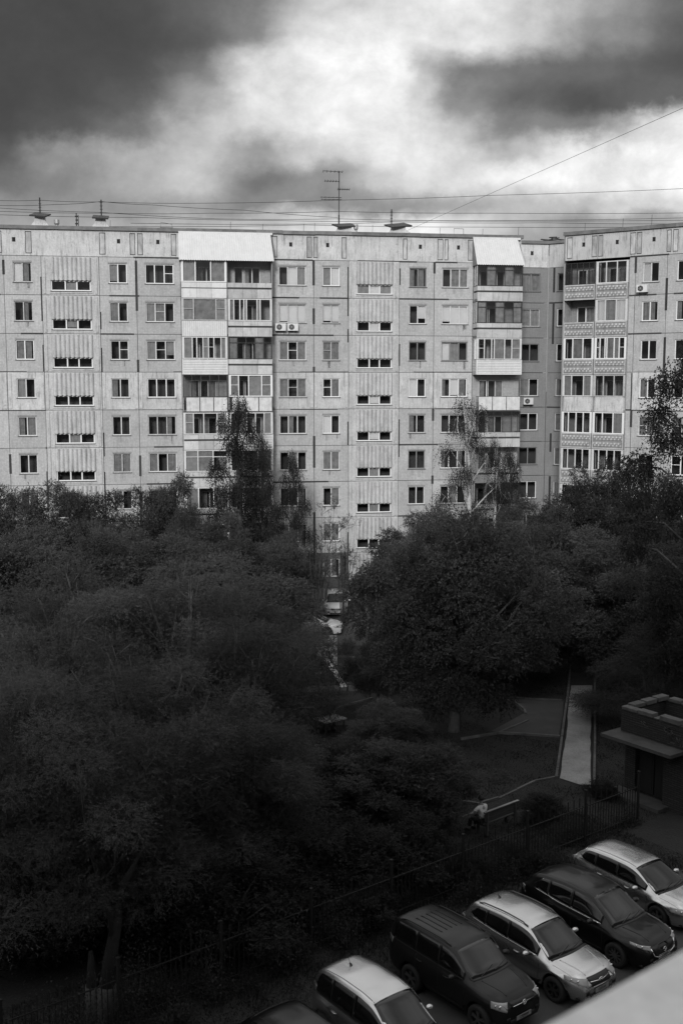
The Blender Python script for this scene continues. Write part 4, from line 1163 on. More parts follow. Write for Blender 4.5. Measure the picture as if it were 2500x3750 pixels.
TREES = [
    # far row in front of the block
    ('poplar', 0, 20, 1128, 74, 3.6, 'round dark tree at the left edge, its top against the lower windows'),
    ('poplar', 1, 165, 1122, 75, 3.8, 'bushy tree in front of the left stairwell strip'),
    ('poplar', 0, 262, 1195, 72, 2.6, 'lower tree filling the dip right of the left stairwell strip'),
    ('poplar', 1, 385, 1108, 76, 2.9, 'dark tree topped with loose twigs left of the tall dark birch'),
    ('poplar', 0, 470, 1180, 72, 3.0, 'tree standing right under the left balcony stack'),
    ('birch', 0, 545, 925, 78, 2.5, 'tall dark hanging birch in front of the double balcony stack'),
    ('birch', 1, 602, 1010, 79, 1.6, 'slender birch just right of the tallest dark birch'),
    ('birch', 1, 672, 1050, 80, 1.7, 'shorter birch in front of the three part windows right of the balconies'),
    ('poplar', 1, 648, 1235, 73, 2.5, 'dark tree below the shorter birch'),
    ('poplar', 0, 585, 1260, 66, 3.3, 'mid distance tree under the tall dark birch'),
    ('sapling', 0, 728, 1150, 74, 1.7, 'clump of thin bare stems left of the gap with the ground floor window'),
    ('sapling', 1, 788, 1180, 77, 1.2, 'thin twiggy saplings reaching up beside the middle stairwell strip'),
    ('poplar', 0, 925, 1232, 70, 3.3, 'low crown under the middle stairwell strip'),
    ('poplar', 1, 1010, 1180, 74, 3.6, 'crown left of the white birch'),
    ('thin_birch', 0, 1078, 922, 79, 2.9, 'nearly bare birch with a bright white trunk'),
    ('thin_birch', 1, 1140, 1010, 80, 1.8, 'second thin pale birch in front of the balcony stack at the recess'),
    ('birch', 0, 1172, 1040, 81, 1.5, 'dark hanging birch at the foot of the recessed corner'),
    ('poplar', 0, 1130, 1195, 70, 3.6, 'broad crown right of the white birch trunk'),
    ('poplar', 1, 1235, 1165, 74, 3.4, 'crown in front of the recessed corner'),
    ('maple', 0, 1365, 1082, 70, 4.0, 'tree rising in front of the patterned loggias'),
    ('maple', 1, 1500, 1095, 66, 3.9, 'dark tree under the angled wing near the right edge'),
    ('aspen', 0, 1608, 800, 48, 3.0, 'tall dark leafy tree cut by the right edge of the picture'),
    # second row
    ('poplar', 1, 60, 1235, 60, 4.4, 'full crown at left, one row nearer than the trees by the facade'),
    ('poplar', 0, 250, 1230, 61, 4.4, 'full crown in the second row below the left stairwell strip'),
    ('poplar', 1, 440, 1240, 62, 4.2, 'full crown in the second row under the left balconies'),
    ('poplar', 1, 590, 1330, 53, 3.4, 'crown in the second row left of the parked cars seen through the gap'),
    ('poplar', 0, 1100, 1290, 60, 4.6, 'second row crown behind the big maple'),
    ('maple', 1, 1260, 1215, 62, 4.4, 'wide second row crown right of the big maple'),
    ('poplar', 1, 1420, 1230, 60, 4.3, 'second row crown under the patterned loggias'),
    ('poplar', 0, 1560, 1270, 56, 4.0, 'second row crown at the right edge'),
    # the near masses
    ('willow', 0, 130, 1330, 44, 5.0, 'large willow at left with long narrow leaves'),
    ('willow', 1, 440, 1310, 45, 5.4, 'huge willow crown in the middle of the left mass'),
    ('willow', 0, 585, 1420, 42, 3.6, 'willow leaning over the playground gap'),
    ('willow', 1, 235, 1650, 29.5, 3.7, 'lowest near willow hanging over the limewashed trunk'),
    ('willow', 1, 20, 1560, 32, 3.6, 'near willow at the left edge'),
    ('willow', 0, 300, 1500, 34, 4.6, 'near willow with a forked trunk, spreading over the lower left'),
    ('willow', 1, 560, 1640, 34, 3.6, 'near willow right of the forked one, above the dark fence'),
    ('maple', 0, 1048, 1195, 50, 4.8, 'big spreading maple with its thick dark trunk in view beside the lawn', ),
    ('poplar', 0, 868, 1455, 54, 1.9, 'small crown filling in left of the big maple beside the gap'),
    ('sapling', 1, 742, 1540, 50, 1.1, 'thin leafy sapling standing in the playground gap'),
    ('maple', 1, 770, 1705, 40, 2.6, 'low bushy tree between the left mass and the lawn'),
    ('poplar', 1, 905, 1625, 45, 1.9, 'low tree left of the thick maple trunk'),
    ('maple', 0, 925, 1715, 38, 3.0, 'low rounded tree left of the person on the bench'),
    ('feather', 0, 1490, 1440, 50, 3.4, 'pale feathery tree behind the brick kiosk'),
    ('maple', 1, 1352, 1255, 66, 3.1, 'dark tree over the far end of the light path'),
]
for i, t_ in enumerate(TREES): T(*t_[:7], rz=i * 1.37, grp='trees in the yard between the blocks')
BUSH = [
    (955, 1870, 35.0, 1.5, 'bush left of the bench and the person in a white shirt'), (1060, 1945, 34.2, 1.0, 'bush just below the bench'),
    (880, 1900, 34.5, 2.1, 'dark bush under the low rounded tree'), (760, 1880, 34.0, 2.3, 'bush at the foot of the left tree mass'),
    (640, 1960, 32.0, 2.3, 'bush under the near willow'), (1245, 1825, 39.5, .9, 'small leafy bush beyond the fence, left of the path end'),
    (1385, 1800, 41.8, .8, 'bush at the corner of the brick kiosk'), (1185, 1950, 35.4, .8, 'low bush against the fence right of the bench'),
    (500, 2000, 30.0, 2.3, 'dark bush near the old trunk'), (360, 1985, 30.5, 2.3, 'dark bush below the spreading willow'), (200, 1960, 30.0, 2.3, 'dark bush at lower left'),
    (60, 1980, 29.5, 2.4, 'dark bush at the left edge'), (830, 2030, 31.8, 1.5, 'low bush along the dark fence'), (1320, 1890, 38.6, .7, 'tiny bush behind the fence under the path end')]
for i, (px, pt, Y, rd, lb) in enumerate(BUSH): T('bush', i % 2, px, pt, Y, rd, lb, rz=i * 2.1, cat='bush', grp='bushes behind the fence')
# forked old trunk with limewashed foot at the lower left
t = empty('old_tree_trunk', (-6.1, 26.6, 0)); tag(t, 'forked old trunk with a limewashed foot at the very bottom left', 'tree', 'trees in the yard between the blocks')
b = MB(); b.tube([(0.15, 0, .9), (.22, .1, 1.5), (.36, .35, 2.4), (.5, .7, 3.3), (.9, 1.0, 4.0)], [.2, .18, .15, .10, .04], 9); b.tube([(.3, .2, 2.1), (.2, .3, 2.8), (-.3, .6, 3.6)], [.09, .07, .03], 7); b.tube([(-.2, 0, .9), (-.24, .1, 1.3), (-.3, .3, 1.7)], [.17, .12, .05], 9); b.build('trunk', mat('dark_bark', .007, .95, var=.4, scale=6, bump=.6), t, smooth=True)
b = MB(); b.tube([(.1, 0, -.2), (.12, 0, .5), (.15, 0, .92)], [.33, .28, .26], 10); b.tube([(-.12, 0, -.2), (-.18, 0, .5), (-.2, 0, .92)], [.3, .25, .23], 10); b.build('limewash', mat('limewash', .05, .9, var=.3, scale=5), t, smooth=True)


def ground_cover():
    rng = np.random.default_rng(5)
    def scatter(name, n, fx, ln, wd, m, kind='stuff'):
        P = fx(n); k = len(P)
        D = unit(rng.normal(0, .55, (k, 3)) + np.array([0, 0, 1.0])); N_ = unit(np.cross(D, rng.normal(0, 1, (k, 3))))
        # patches of taller and lower growth
        h = .6 + .5 * (np.sin(P[:, 0] * 1.9) * np.cos(P[:, 1] * 2.3) + .4 * np.sin(P[:, 0] * 5.1 + P[:, 1] * 3))
        me = leaf_mesh(name, P, D, N_, ln * rng.uniform(.5, 1.3, k) * np.clip(h, .25, 2), wd * rng.uniform(.6, 1.3, k), rng.uniform(.6, 1.5, k), m)
        o = bpy.data.objects.new(name, me); COL.objects.link(o); o['kind'] = kind
    def strip(a0, a1, o0, o1):
        def f(n):
            a = rng.uniform(a0, a1, n); o = rng.uniform(o0, o1, n); x = a * AL.x + o * OUT.x; y = a * AL.y + o * OUT.y
            return np.stack([x, y, x * 0], 1)
        return f
    scatter('grass', 90000, strip(6, 32, 20.2, 26.5), .15, .018, leaf_mat('grass_blade', .022))
    def yard(n):
        x = rng.uniform(-12, 16, n); y = rng.uniform(31, 62, n)
        ok = np.ones(n, bool)
        fxl = np.interp(y, [p[1] for p in PL], [p[0] for p in PL]); fxr = np.interp(y, [p[1] for p in PR], [p[0] for p in PR])
        ok &= ~((x > fxl + .05) & (x < fxr - .02) & (y > 43.0)); ok &= ~((x > 12.2) & (y < 43) & (y > 39)); ok &= ~((y > 49.3) & (y < 55.8) & (x > 6.8) & (x < 11.4)); ok &= ~((y > 50) & (y < 59) & (x < 3) & (x > -6))
        ok &= (y * AL.x - x * AL.y) > 23.6; ok &= ~((x > 10.8) & (y < 42.5) & (x * .8 + y * .6 > 33.4) & (y < 38.0 + (x - 10.6) * 1.3))
        x, y = x[ok], y[ok]; z = np.array([gz(0, q) for q in y]); return np.stack([x, y, z], 1)
    scatter('lawn', 150000, yard, .12, .02, leaf_mat('grass_blade', .022))
    def weeds(n):
        k = 150; cx = rng.uniform(-14, 33, k); co = 23.95 + rng.normal(0, .4, k); idx = rng.integers(0, k, n)
        a = cx[idx] + rng.normal(0, .3, n); o = co[idx] + rng.normal(0, .16, n); z = np.abs(rng.normal(0, .45, n)) * (.55 + .45 * np.sin(idx)) * np.where(cx[idx] < 22, 1.9, .8)
        x = a * AL.x + o * OUT.x; y = a * AL.y + o * OUT.y; return np.stack([x, y, np.abs(z)], 1)
    scatter('weeds', 110000, weeds, .10, .05, leaf_mat('weed_leaf', .05))


ground_cover()


# ------------------------------------------------------------------ fence
def fence():
    t = empty('iron_fence', ap(20, 23.8), math.atan2(AL.y, AL.x)); tag(t, 'black iron picket fence running between the parked cars and the yard', 'fence')
    # local x along AL; far end at along = 33.1
    x0, x1 = -26.0, 13.1; n = 13; w = (x1 - x0) / n
    for i in range(n + 1):
        x = x0 + w * i; b = MB(); b.box(x - .035, x + .035, -.035, .035, -.1, 1.93); b.box(x - .045, x + .045, -.045, .045, 1.93, 1.96); b.build('post', IRON, t)
    for i in range(n):
        a = x0 + w * i + .06; e = a + w - .12; b = MB()
        for z in (.25, 1.35): b.box(a, e, -.015, .015, z, z + .028)
        k = 19
        for j in range(k):
            x = a + (e - a) * (j + .5) / k; tall = 1.72 if j % 2 else 1.42
            b.box(x - .012, x + .012, .02, .044, .08, tall); 
        b.build('picket_panel', IRON, t)


fence()


# ------------------------------------------------------------------ brick kiosk
def kiosk():
    a = R(-54); t = empty('brick_kiosk', (10.95, 42.35, 0), a); tag(t, 'dark brick utility kiosk with crenellated parapet, concrete canopy and faint graffiti', 'kiosk')
    BR = mat('kiosk_brick', 0.028, 0.9, var=0.35, scale=1.6, fine=0.25, fscale=14)
    SL = mat('canopy_concrete', 0.048, 0.9, var=0.35, scale=2.2, fine=.15)
    nt = BR.node_tree; bt = nt.nodes.new('ShaderNodeTexBrick'); tcx = nt.nodes.new('ShaderNodeTexCoord'); mpx = nt.nodes.new('ShaderNodeMapping'); mpx.inputs['Rotation'].default_value = (R(90), 0, 0)
    nt.links.new(tcx.outputs['Object'], mpx.inputs[0]); nt.links.new(mpx.outputs[0], bt.inputs[0]); bt.inputs['Scale'].default_value = 1; bt.inputs['Brick Width'].default_value = .27; bt.inputs['Row Height'].default_value = .085; bt.inputs['Mortar Size'].default_value = .014
    bt.inputs['Color1'].default_value = (.035,) * 3 + (1,); bt.inputs['Color2'].default_value = (.020,) * 3 + (1,); bt.inputs['Mortar'].default_value = (.008,) * 3 + (1,); nt.links.new(bt.outputs[0], nt.nodes['Principled BSDF'].inputs['Base Color'])
    W, D_, Hh = 3.7, 2.6, 3.38
    b = MB()
    b.box(0, .5, .3, D_, 0, 2.35); b.box(2.05, W, 0.02, D_, 0, 2.35); b.box(.5, 2.05, .55, D_, 0, 2.35); b.box(0, W, 0, .25, 2.5, Hh); b.box(0, .25, .25, D_, 2.5, Hh); b.box(0, W, D_ - .25, D_ - .001, 2.5, Hh); b.box(W - .25, W - .001, .25, D_ - .25, 2.5, Hh - .05)
    b.box(.25, W - .25, .25, D_ - .25, 2.5, 2.62)
    # brick courses
    for k in range(7): b.box(-.012, W, -.012, -.001, 2.58 + k * .1, 2.58 + k * .1 + .035)
    b.build('wall', BR, t)
    b = MB()
    blocks = [(0, .85, 0, .25, .34)] 
    x = 0.0
    for wd, h in ((.78, .13), (.75, .17), (.28, .05), (.95, .20), (.25, 0), (.6, .16)):
        if h > .01: b.box(x + .02, x + wd - .02, -.04, .30, Hh + .002, Hh + h); 
        x += wd
    for y0, y1, h in ((.40, 1.05, .16), (1.15, 1.75, .18), (1.85, 2.5, .19)): b.box(-.04, .32, y0, y1, Hh + .002, Hh + h)
    for x0_, x1_, h in ((.45, 1.0, .15),): b.box(x0_, x1_, D_ - .32, D_ + .04, Hh + .002, Hh + h)
    b.box(1.05, W, D_ - .3, D_ + .03, Hh + .002, Hh + .07)
    o = b.build('parapet_block', mat('block_top', .075, .9, var=.35, scale=3), t)
    md = o.modifiers.new('bevel', 'BEVEL'); md.width = .05; md.segments = 2
    b = MB(); b.box(-.3, 3.0, -.85, .35, 2.36, 2.49); b.build('canopy', SL, t)
    b = MB()
    b.box(-.25, 2.35, -.6, .28, 0, .14); b.build('doorstep', SL, t)
    for x in (.55, 1.32):
        b = MB(); b.box(x, x + .7, .49, .54, .15, 2.2); b.box(x + .08, x + .62, .475, .489, .3, 1.1); b.box(x + .08, x + .62, .475, .489, 1.25, 2.05); b.build('door', mat('dark_door', .012, .6), t)
    b = MB(); b.box(1.0, 1.45, .46, .474, 2.02, 2.32); b.box(.05, .45, .28, .298, 1.95, 2.28); b.build('notice', mat('notice_board', .09, .8), t)
    # sprayed scribbles: strokes only
    b = MB()
    def stroke(pts, sz, ox, oz):
        for p, q in zip(pts[:-1], pts[1:]): b.bar((ox + p[0] * sz, -.016, oz + p[1] * sz), (ox + q[0] * sz, -.016, oz + q[1] * sz), .022, .006)
    g = {'E': [(0, 0), (0, 1), (.6, 1), (0, 1), (0, .5), (.5, .5), (0, .5), (0, 0), (.6, 0)], 'M': [(0, 0), (.1, 1), (.35, .4), (.6, 1), (.7, 0)], 'W': [(0, 1), (.15, 0), (.35, .6), (.55, 0), (.7, 1)],
         'S': [(.5, 1), (0, .8), (.5, .4), (0, 0)], 'R': [(0, 0), (0, 1), (.5, .8), (0, .5), (.5, 0)]}
    for ch, x_, z_, s in (('E', 2.35, 2.65, .3), ('M', 2.6, 2.62, .3), ('W', 2.86, 2.62, .32), ('S', .95, 3.0, .16), ('R', 1.07, 3.0, .16), ('E', 1.2, 3.0, .16), ('R', 2.05, 2.98, .2), ('E', 2.2, 2.98, .2), ('S', 2.35, 2.95, .2)): stroke(g[ch], s, x_, z_)
    b.build('graffiti', mat('graffiti_paint', .11, .9), t)


kiosk()


# ------------------------------------------------------------------ bench, people, yard things
def bench():
    p = Vector((5.75, 38.55, 0)); t = empty('park_bench', p, math.atan2(.84, .98)); tag(t, 'dark park bench with a pale top rail behind the fence', 'bench')
    WD = mat('bench_wood', .03, .7); TOP = mat('bench_rail', .20, .7, var=.3)
    for s in (-.75, .75):
        b = MB(); b.box(s - .04, s + .04, -.05, .03, 0, .86); b.box(s - .04, s + .04, .38, .46, 0, .42); b.box(s - .035, s + .035, .03, .38, .34, .41); b.build('leg', mat('bench_leg', .05, .8), t)
    b = MB()
    for k in range(4): b.box(-.9, .9, .02 + k * .11, .11 + k * .11, .42, .455)
    b.build('seat', WD, t)
    b = MB(); b.box(-.9, .9, -.02, .015, .55, .68); b.box(-.9, .9, -.02, .015, .70, .83); b.box(-.9, .9, -.045, .035, .86, .90); o = b.build('backrest', WD, t)
    o2 = MB(); o2.box(-.92, .92, -.05, .04, .902, .925); o2.build('top_rail', TOP, t)


bench()


def skinned(name, verts, edges, radii, m, parent, sub=2, root=0):
    me = bpy.data.meshes.new(name); me.from_pydata(verts, edges, []); me.materials.append(m)
    o = bpy.data.objects.new(name, me); COL.objects.link(o); o.parent = parent
    bm = bmesh.new(); bm.from_mesh(me); ly = bm.verts.layers.skin.verify(); bm.verts.ensure_lookup_table()
    for i, r in enumerate(radii):
        sk = bm.verts[i][ly]; sk.radius = (r, r) if not isinstance(r, tuple) else r; sk.use_root = (i == root)
    bm.to_mesh(me); bm.free()
    md = o.modifiers.new('skin', 'SKIN'); md.use_smooth_shade = True
    md2 = o.modifiers.new('sub', 'SUBSURF'); md2.levels = sub; md2.render_levels = sub
    return o


def person(label, loc, rz, shirt, pants, arm_out, hair_g=.012):
    """seated figure; local +Y is where the person faces, seat height .45"""
    t = empty('person', loc, rz); tag(t, label, 'person')
    SK = mat('skin', .24, .6)
    # body: pelvis, spine, neck, head, legs, arms as one surface
    V = [(0, 0, .53), (0, .02, .75), (0, .06, .98), (0, .08, 1.08), (0, .10, 1.16), (0, .13, 1.25), (0, .12, 1.33)]
    Rr = [(.15, .12), (.14, .11), (.15, .10), (.06, .06), (.055, .06), (.085, .095), (.07, .08)]
    E_ = [(0, 1), (1, 2), (2, 3), (3, 4), (4, 5), (5, 6)]
    for s in (-1, 1):
        k = len(V)
        V += [(s * .11, .05, .51), (s * .14, .47, .52), (s * .14, .50, .12), (s * .14, .62, .05)]; Rr += [.095, .07, .05, .038]; E_ += [(0, k), (k, k + 1), (k + 1, k + 2), (k + 2, k + 3)]
        k = len(V)
        if s == -1 and arm_out: A3 = [(s * .19, .06, 1.0), (s * .40, .12, .86), (s * .60, .22, .80), (s * .68, .25, .79)]
        else: A3 = [(s * .19, .06, 1.0), (s * .27, .12, .76), (s * .18, .34, .66), (s * .15, .42, .65)]
        V += A3; Rr += [.062, .045, .034, .03]; E_ += [(2, k), (k, k + 1), (k + 1, k + 2), (k + 2, k + 3)]
        h = V[-1]; dv = Vector(V[-1]) - Vector(V[-2]); dv.normalize()
        for f in range(5):
            q = Vector(h) + dv * .05 + Vector((0, 0, 1)).cross(dv) * (.018 * (f - 2)); q2 = q + dv * (.045 if f else .02) - Vector((0, 0, .015)); k2 = len(V)
            V += [tuple(q), tuple(q2)]; Rr += [.009, .008]; E_ += [(k + 3, k2), (k2, k2 + 1)]
    skinned('body', V, E_, Rr, SK, t)
    # nose + ears
    f = MB(); f.tube([(0, .215, 1.30), (0, .245, 1.265), (0, .22, 1.25)], [.012, .018, .01], 6); f.tube([(-.085, .12, 1.30), (-.095, .12, 1.27)], .02, 6); f.tube([(.085, .12, 1.30), (.095, .12, 1.27)], .02, 6); f.tube([(-.025, .222, 1.215), (.025, .222, 1.215)], .008, 5); f.build('face', SK, t, smooth=True)
    # hair cap
    h = MB(); rows = []
    for i in range(7):
        th = math.pi * .58 * i / 6; rows.append([(.108 * math.sin(th) * math.cos(a * math.pi / 7), .11 + .12 * math.sin(th) * math.sin(a * math.pi / 7) - .02, 1.29 + .125 * math.cos(th)) for a in range(15)])
    h.grid(rows); h.build('hair', mat('hair', hair_g, .6), t, smooth=True)
    # shirt
    sV = [(0, 0, .58), (0, .02, .76), (0, .06, .97), (0, .08, 1.06)]; sR = [(.175, .14), (.16, .125), (.175, .12), (.09, .08)]; sE = [(0, 1), (1, 2), (2, 3)]
    for s in (-1, 1):
        k = len(sV)
        if s == -1 and arm_out: A3 = [(s * .19, .06, 1.0), (s * .36, .11, .885)]
        else: A3 = [(s * .19, .06, 1.0), (s * .26, .11, .80)]
        sV += A3; sR += [.078, .062]; sE += [(2, k), (k, k + 1)]
    skinned('shirt', sV, sE, sR, shirt, t)
    pV = [(0, 0, .53)]; pR = [(.17, .135)]; pE = []
    for s in (-1, 1):
        k = len(pV); pV += [(s * .11, .05, .51), (s * .14, .47, .52), (s * .14, .50, .16)]; pR += [.11, .085, .065]; pE += [(0, k), (k, k + 1), (k + 1, k + 2)]
    skinned('trousers', pV, pE, pR, pants, t)
    for s in (-1, 1):
        b = MB(); b.box(s * .14 - .045, s * .14 + .045, .46, .70, 0.0, .09); o = b.build('shoe', mat('shoe', .03, .6), t); md = o.modifiers.new('bevel', 'BEVEL'); md.width = .03; md.segments = 3
    return t


br = math.atan2(.84, .98)
person('person in a white shirt with dark hair sitting on the bench, arm stretched out', (5.05, 38.25, 0), br, mat('white_shirt', .62, .8, var=.1, scale=8), mat('dark_trousers', .03, .8), True)


def yard_things():
    # white board in the gap
    LB = mat('white_board', .34, .7, var=.12, scale=2, fine=.05)
    t = empty('notice_board', (-.84, 61.0, gz(0, 61)), 0); tag(t, 'tall blank white board standing upright among the leaves behind the playground', 'board')
    b = MB(); b.box(-.6, .6, 0, .04, .15, 2.35); b.build('panel', LB, t)
    for s in (-.55, .55):
        b = MB(); b.box(s - .03, s + .03, .045, .1, -.1, 2.4); b.build('post', STEEL, t)
    # table
    t = empty('outdoor_table', (-.55, 49.6, 0), R(38)); tag(t, 'small outdoor table with a pale square top in the playground', 'table')
    b = MB(); b.box(-.62, .62, -.5, .5, .70, .75); b.build('tabletop', mat('pale_top', .26, .6, var=.15, scale=4), t)
    for x in (-.52, .52):
        for y in (-.4, .4):
            b = MB(); b.box(x - .03, x + .03, y - .03, y + .03, 0, .695); b.build('leg', STEEL, t)
    person('person in dark clothes sitting beyond the pale table in the playground', (-.62, 50.55, 0), R(200), mat('dark_jacket', .015, .8), mat('dark_trousers', .03, .8), False)
    # stool for that person
    t = empty('stool', (-.60, 50.6, 0), R(20)); tag(t, 'dark stool under the person in dark clothes by the pale table', 'stool')
    b = MB(); b.box(-.2, .2, -.2, .2, .38, .42); b.build('seat', STEEL, t)
    for x in (-.16, .16):
        for y in (-.16, .16):
            b = MB(); b.box(x - .02, x + .02, y - .02, y + .02, 0, .379); b.build('leg', STEEL, t)
    t = empty('chair', (.55, 48.6, 0), R(-60)); tag(t, 'dark chair standing right of the pale table in the playground', 'chair')
    b = MB(); b.box(-.22, .22, -.22, .22, .42, .46); b.build('seat', STEEL, t)
    b = MB(); b.box(-.22, .22, .2, .23, .5, .95); b.build('backrest', STEEL, t)
    for x in (-.19, .19):
        for y in (-.19, .19):
            b = MB(); b.box(x - .02, x + .02, y - .02, y + .02, 0, .419); b.build('leg', STEEL, t)
    # small slide plank
    t = empty('slide', (-.35, 57.4, 0), R(28)); tag(t, 'short white sloping slide behind the pale table', 'slide')
    b = MB(); b.face([(-.2, 1.0, 1.25), (.2, 1.0, 1.25), (.2, -1.0, .25), (-.2, -1.0, .25)]); b.build('chute', mat('slide_metal', .55, .4), t, thick=.03)
    b = MB()
    for s in (-.22, .22): b.bar((s, 1.05, 0), (s, 1.05, 1.7), .05); b.bar((s, 1.0, 1.35), (s, -1, .35), .04, .08); b.bar((s, -1, 0), (s, -1, .3), .05)
    for k in range(4): b.bar((-.2, 1.05, .25 + k * .3), (.2, 1.05, .25 + k * .3), .04)
    b.build('frame', STEEL, t)
    # flat pale plate in the sand
    t = empty('sandbox', (-.9, 46.3, 0), R(-30)); tag(t, 'grey sandbox lid lying below the pale table', 'sandbox')
    b = MB(); b.box(-.6, .6, -.5, .5, .24, .28); b.build('lid', mat('lid_ply', .10, .8, var=.2), t); b = MB(); b.box(-.65, .65, -.55, .55, 0, .235); b.build('frame', STEEL, t)
    # lone thin white stakes near the fence
    for i, (x, y, lb) in enumerate([((1790), 3085, 'thin white stake by the fence right of the bench'), (1552, 3150, 'thin white stake by the fence in the middle'), (1302, 3235, 'thin white stake among the leaves left of the others')]):
        r = ray(x, y); k = -(H - .5) / r.z; b = MB(); b.tube([(0, 0, -.5), (0, 0, .25)], .012, 6); o = b.build('stake', mat('stake_white', .22, .7)); o.location = (r.x * k, r.y * k, .45); tag(o, lb, 'stake')


yard_things()


# ------------------------------------------------------------------ cars
def interp(pts, x):
    xs_ = [p[0] for p in pts]; ys_ = [p[1] for p in pts]
    return float(np.interp(x, xs_, ys_))


def smooth_interp(pts, x, w=.10):
    return sum(interp(pts, x + d * w) * k for d, k in ((-1, .2), (-.5, .2), (0, .2), (.5, .2), (1, .2)))


def car_body(sp):
    """shell as one loft; x forward, front axle at 0"""
    x0, x1 = sp['rear'], sp['front']; wb = sp['wb']; W = sp['w'] / 2; ra = sp['arch']
    st = sorted(set([round(v, 3) for v in list(np.linspace(x0, x1, 58)) + [x0 + .02, x0 + .06, x1 - .02, x1 - .06, x1 - .11]]))
    rings = []
    for x in st:
        top = smooth_interp(sp['top'], x); belt = smooth_interp(sp['belt'], x); belt = min(belt, top - .01)
        # plan taper
        dr = (x - x0); df = (x1 - x); k = 1.0
        k *= 1 - .20 * max(0, 1 - dr / .55) ** 2.4 - .05 * max(0, 1 - dr / 1.4)
        k *= 1 - .26 * max(0, 1 - df / .75) ** 2.2 - .04 * max(0, 1 - df / 1.6)
        w = W * k
        zb = sp['clear'] + .05 * max(0, 1 - df / .3) + .10 * max(0, 1 - dr / .3)
        for ax in (0, -wb):
            d = abs(x - ax)
            if d < ra: zb = max(zb, sp['wr'] + math.sqrt(ra * ra - d * d) )
        cab = max(0.0, min(1.0, (top - belt - .02) / .35))      # how much greenhouse there is at this station
        wr = W * (sp['roofw'] * cab + .80 * (1 - cab)) * (1 - .10 * max(0, 1 - dr / .9))
        if cab < 1: wr = min(wr, w * .86)
        zbelt = belt
        flare = .015 * max(0, 1 - min(abs(x), abs(x + wb)) / .5)
        zm = max(zb + .03, .52); zl = max(zb + .012, sp['clear'] + .16)
        pts = [(w * .90, zb), (w * .985 + flare, min(zl, zm - .01)), (w * 1.0 + flare, zm), (w * .995, max((zm + zbelt) / 2, zm + .02)), (w * .965, zbelt - .07 if zbelt - .07 > zm + .03 else zm + .03),
               (w * .925, zbelt)]
        ztr = top - .05 * (1 - .5 * cab) - .0
        pts += [(w * .925 * .66 + wr * .34, zbelt + (ztr - zbelt) * .36), (w * .925 * .30 + wr * .70, zbelt + (ztr - zbelt) * .72), (wr + .01, ztr - .012 * cab), (wr * .90, top - .018), (wr * .62, top + .006), (wr * .3, top + .018), (0, top + .02)]
        rings.append([(x, -y, z) for y, z in pts] + [(x, y, z) for y, z in pts[-2::-1]])
    return rings


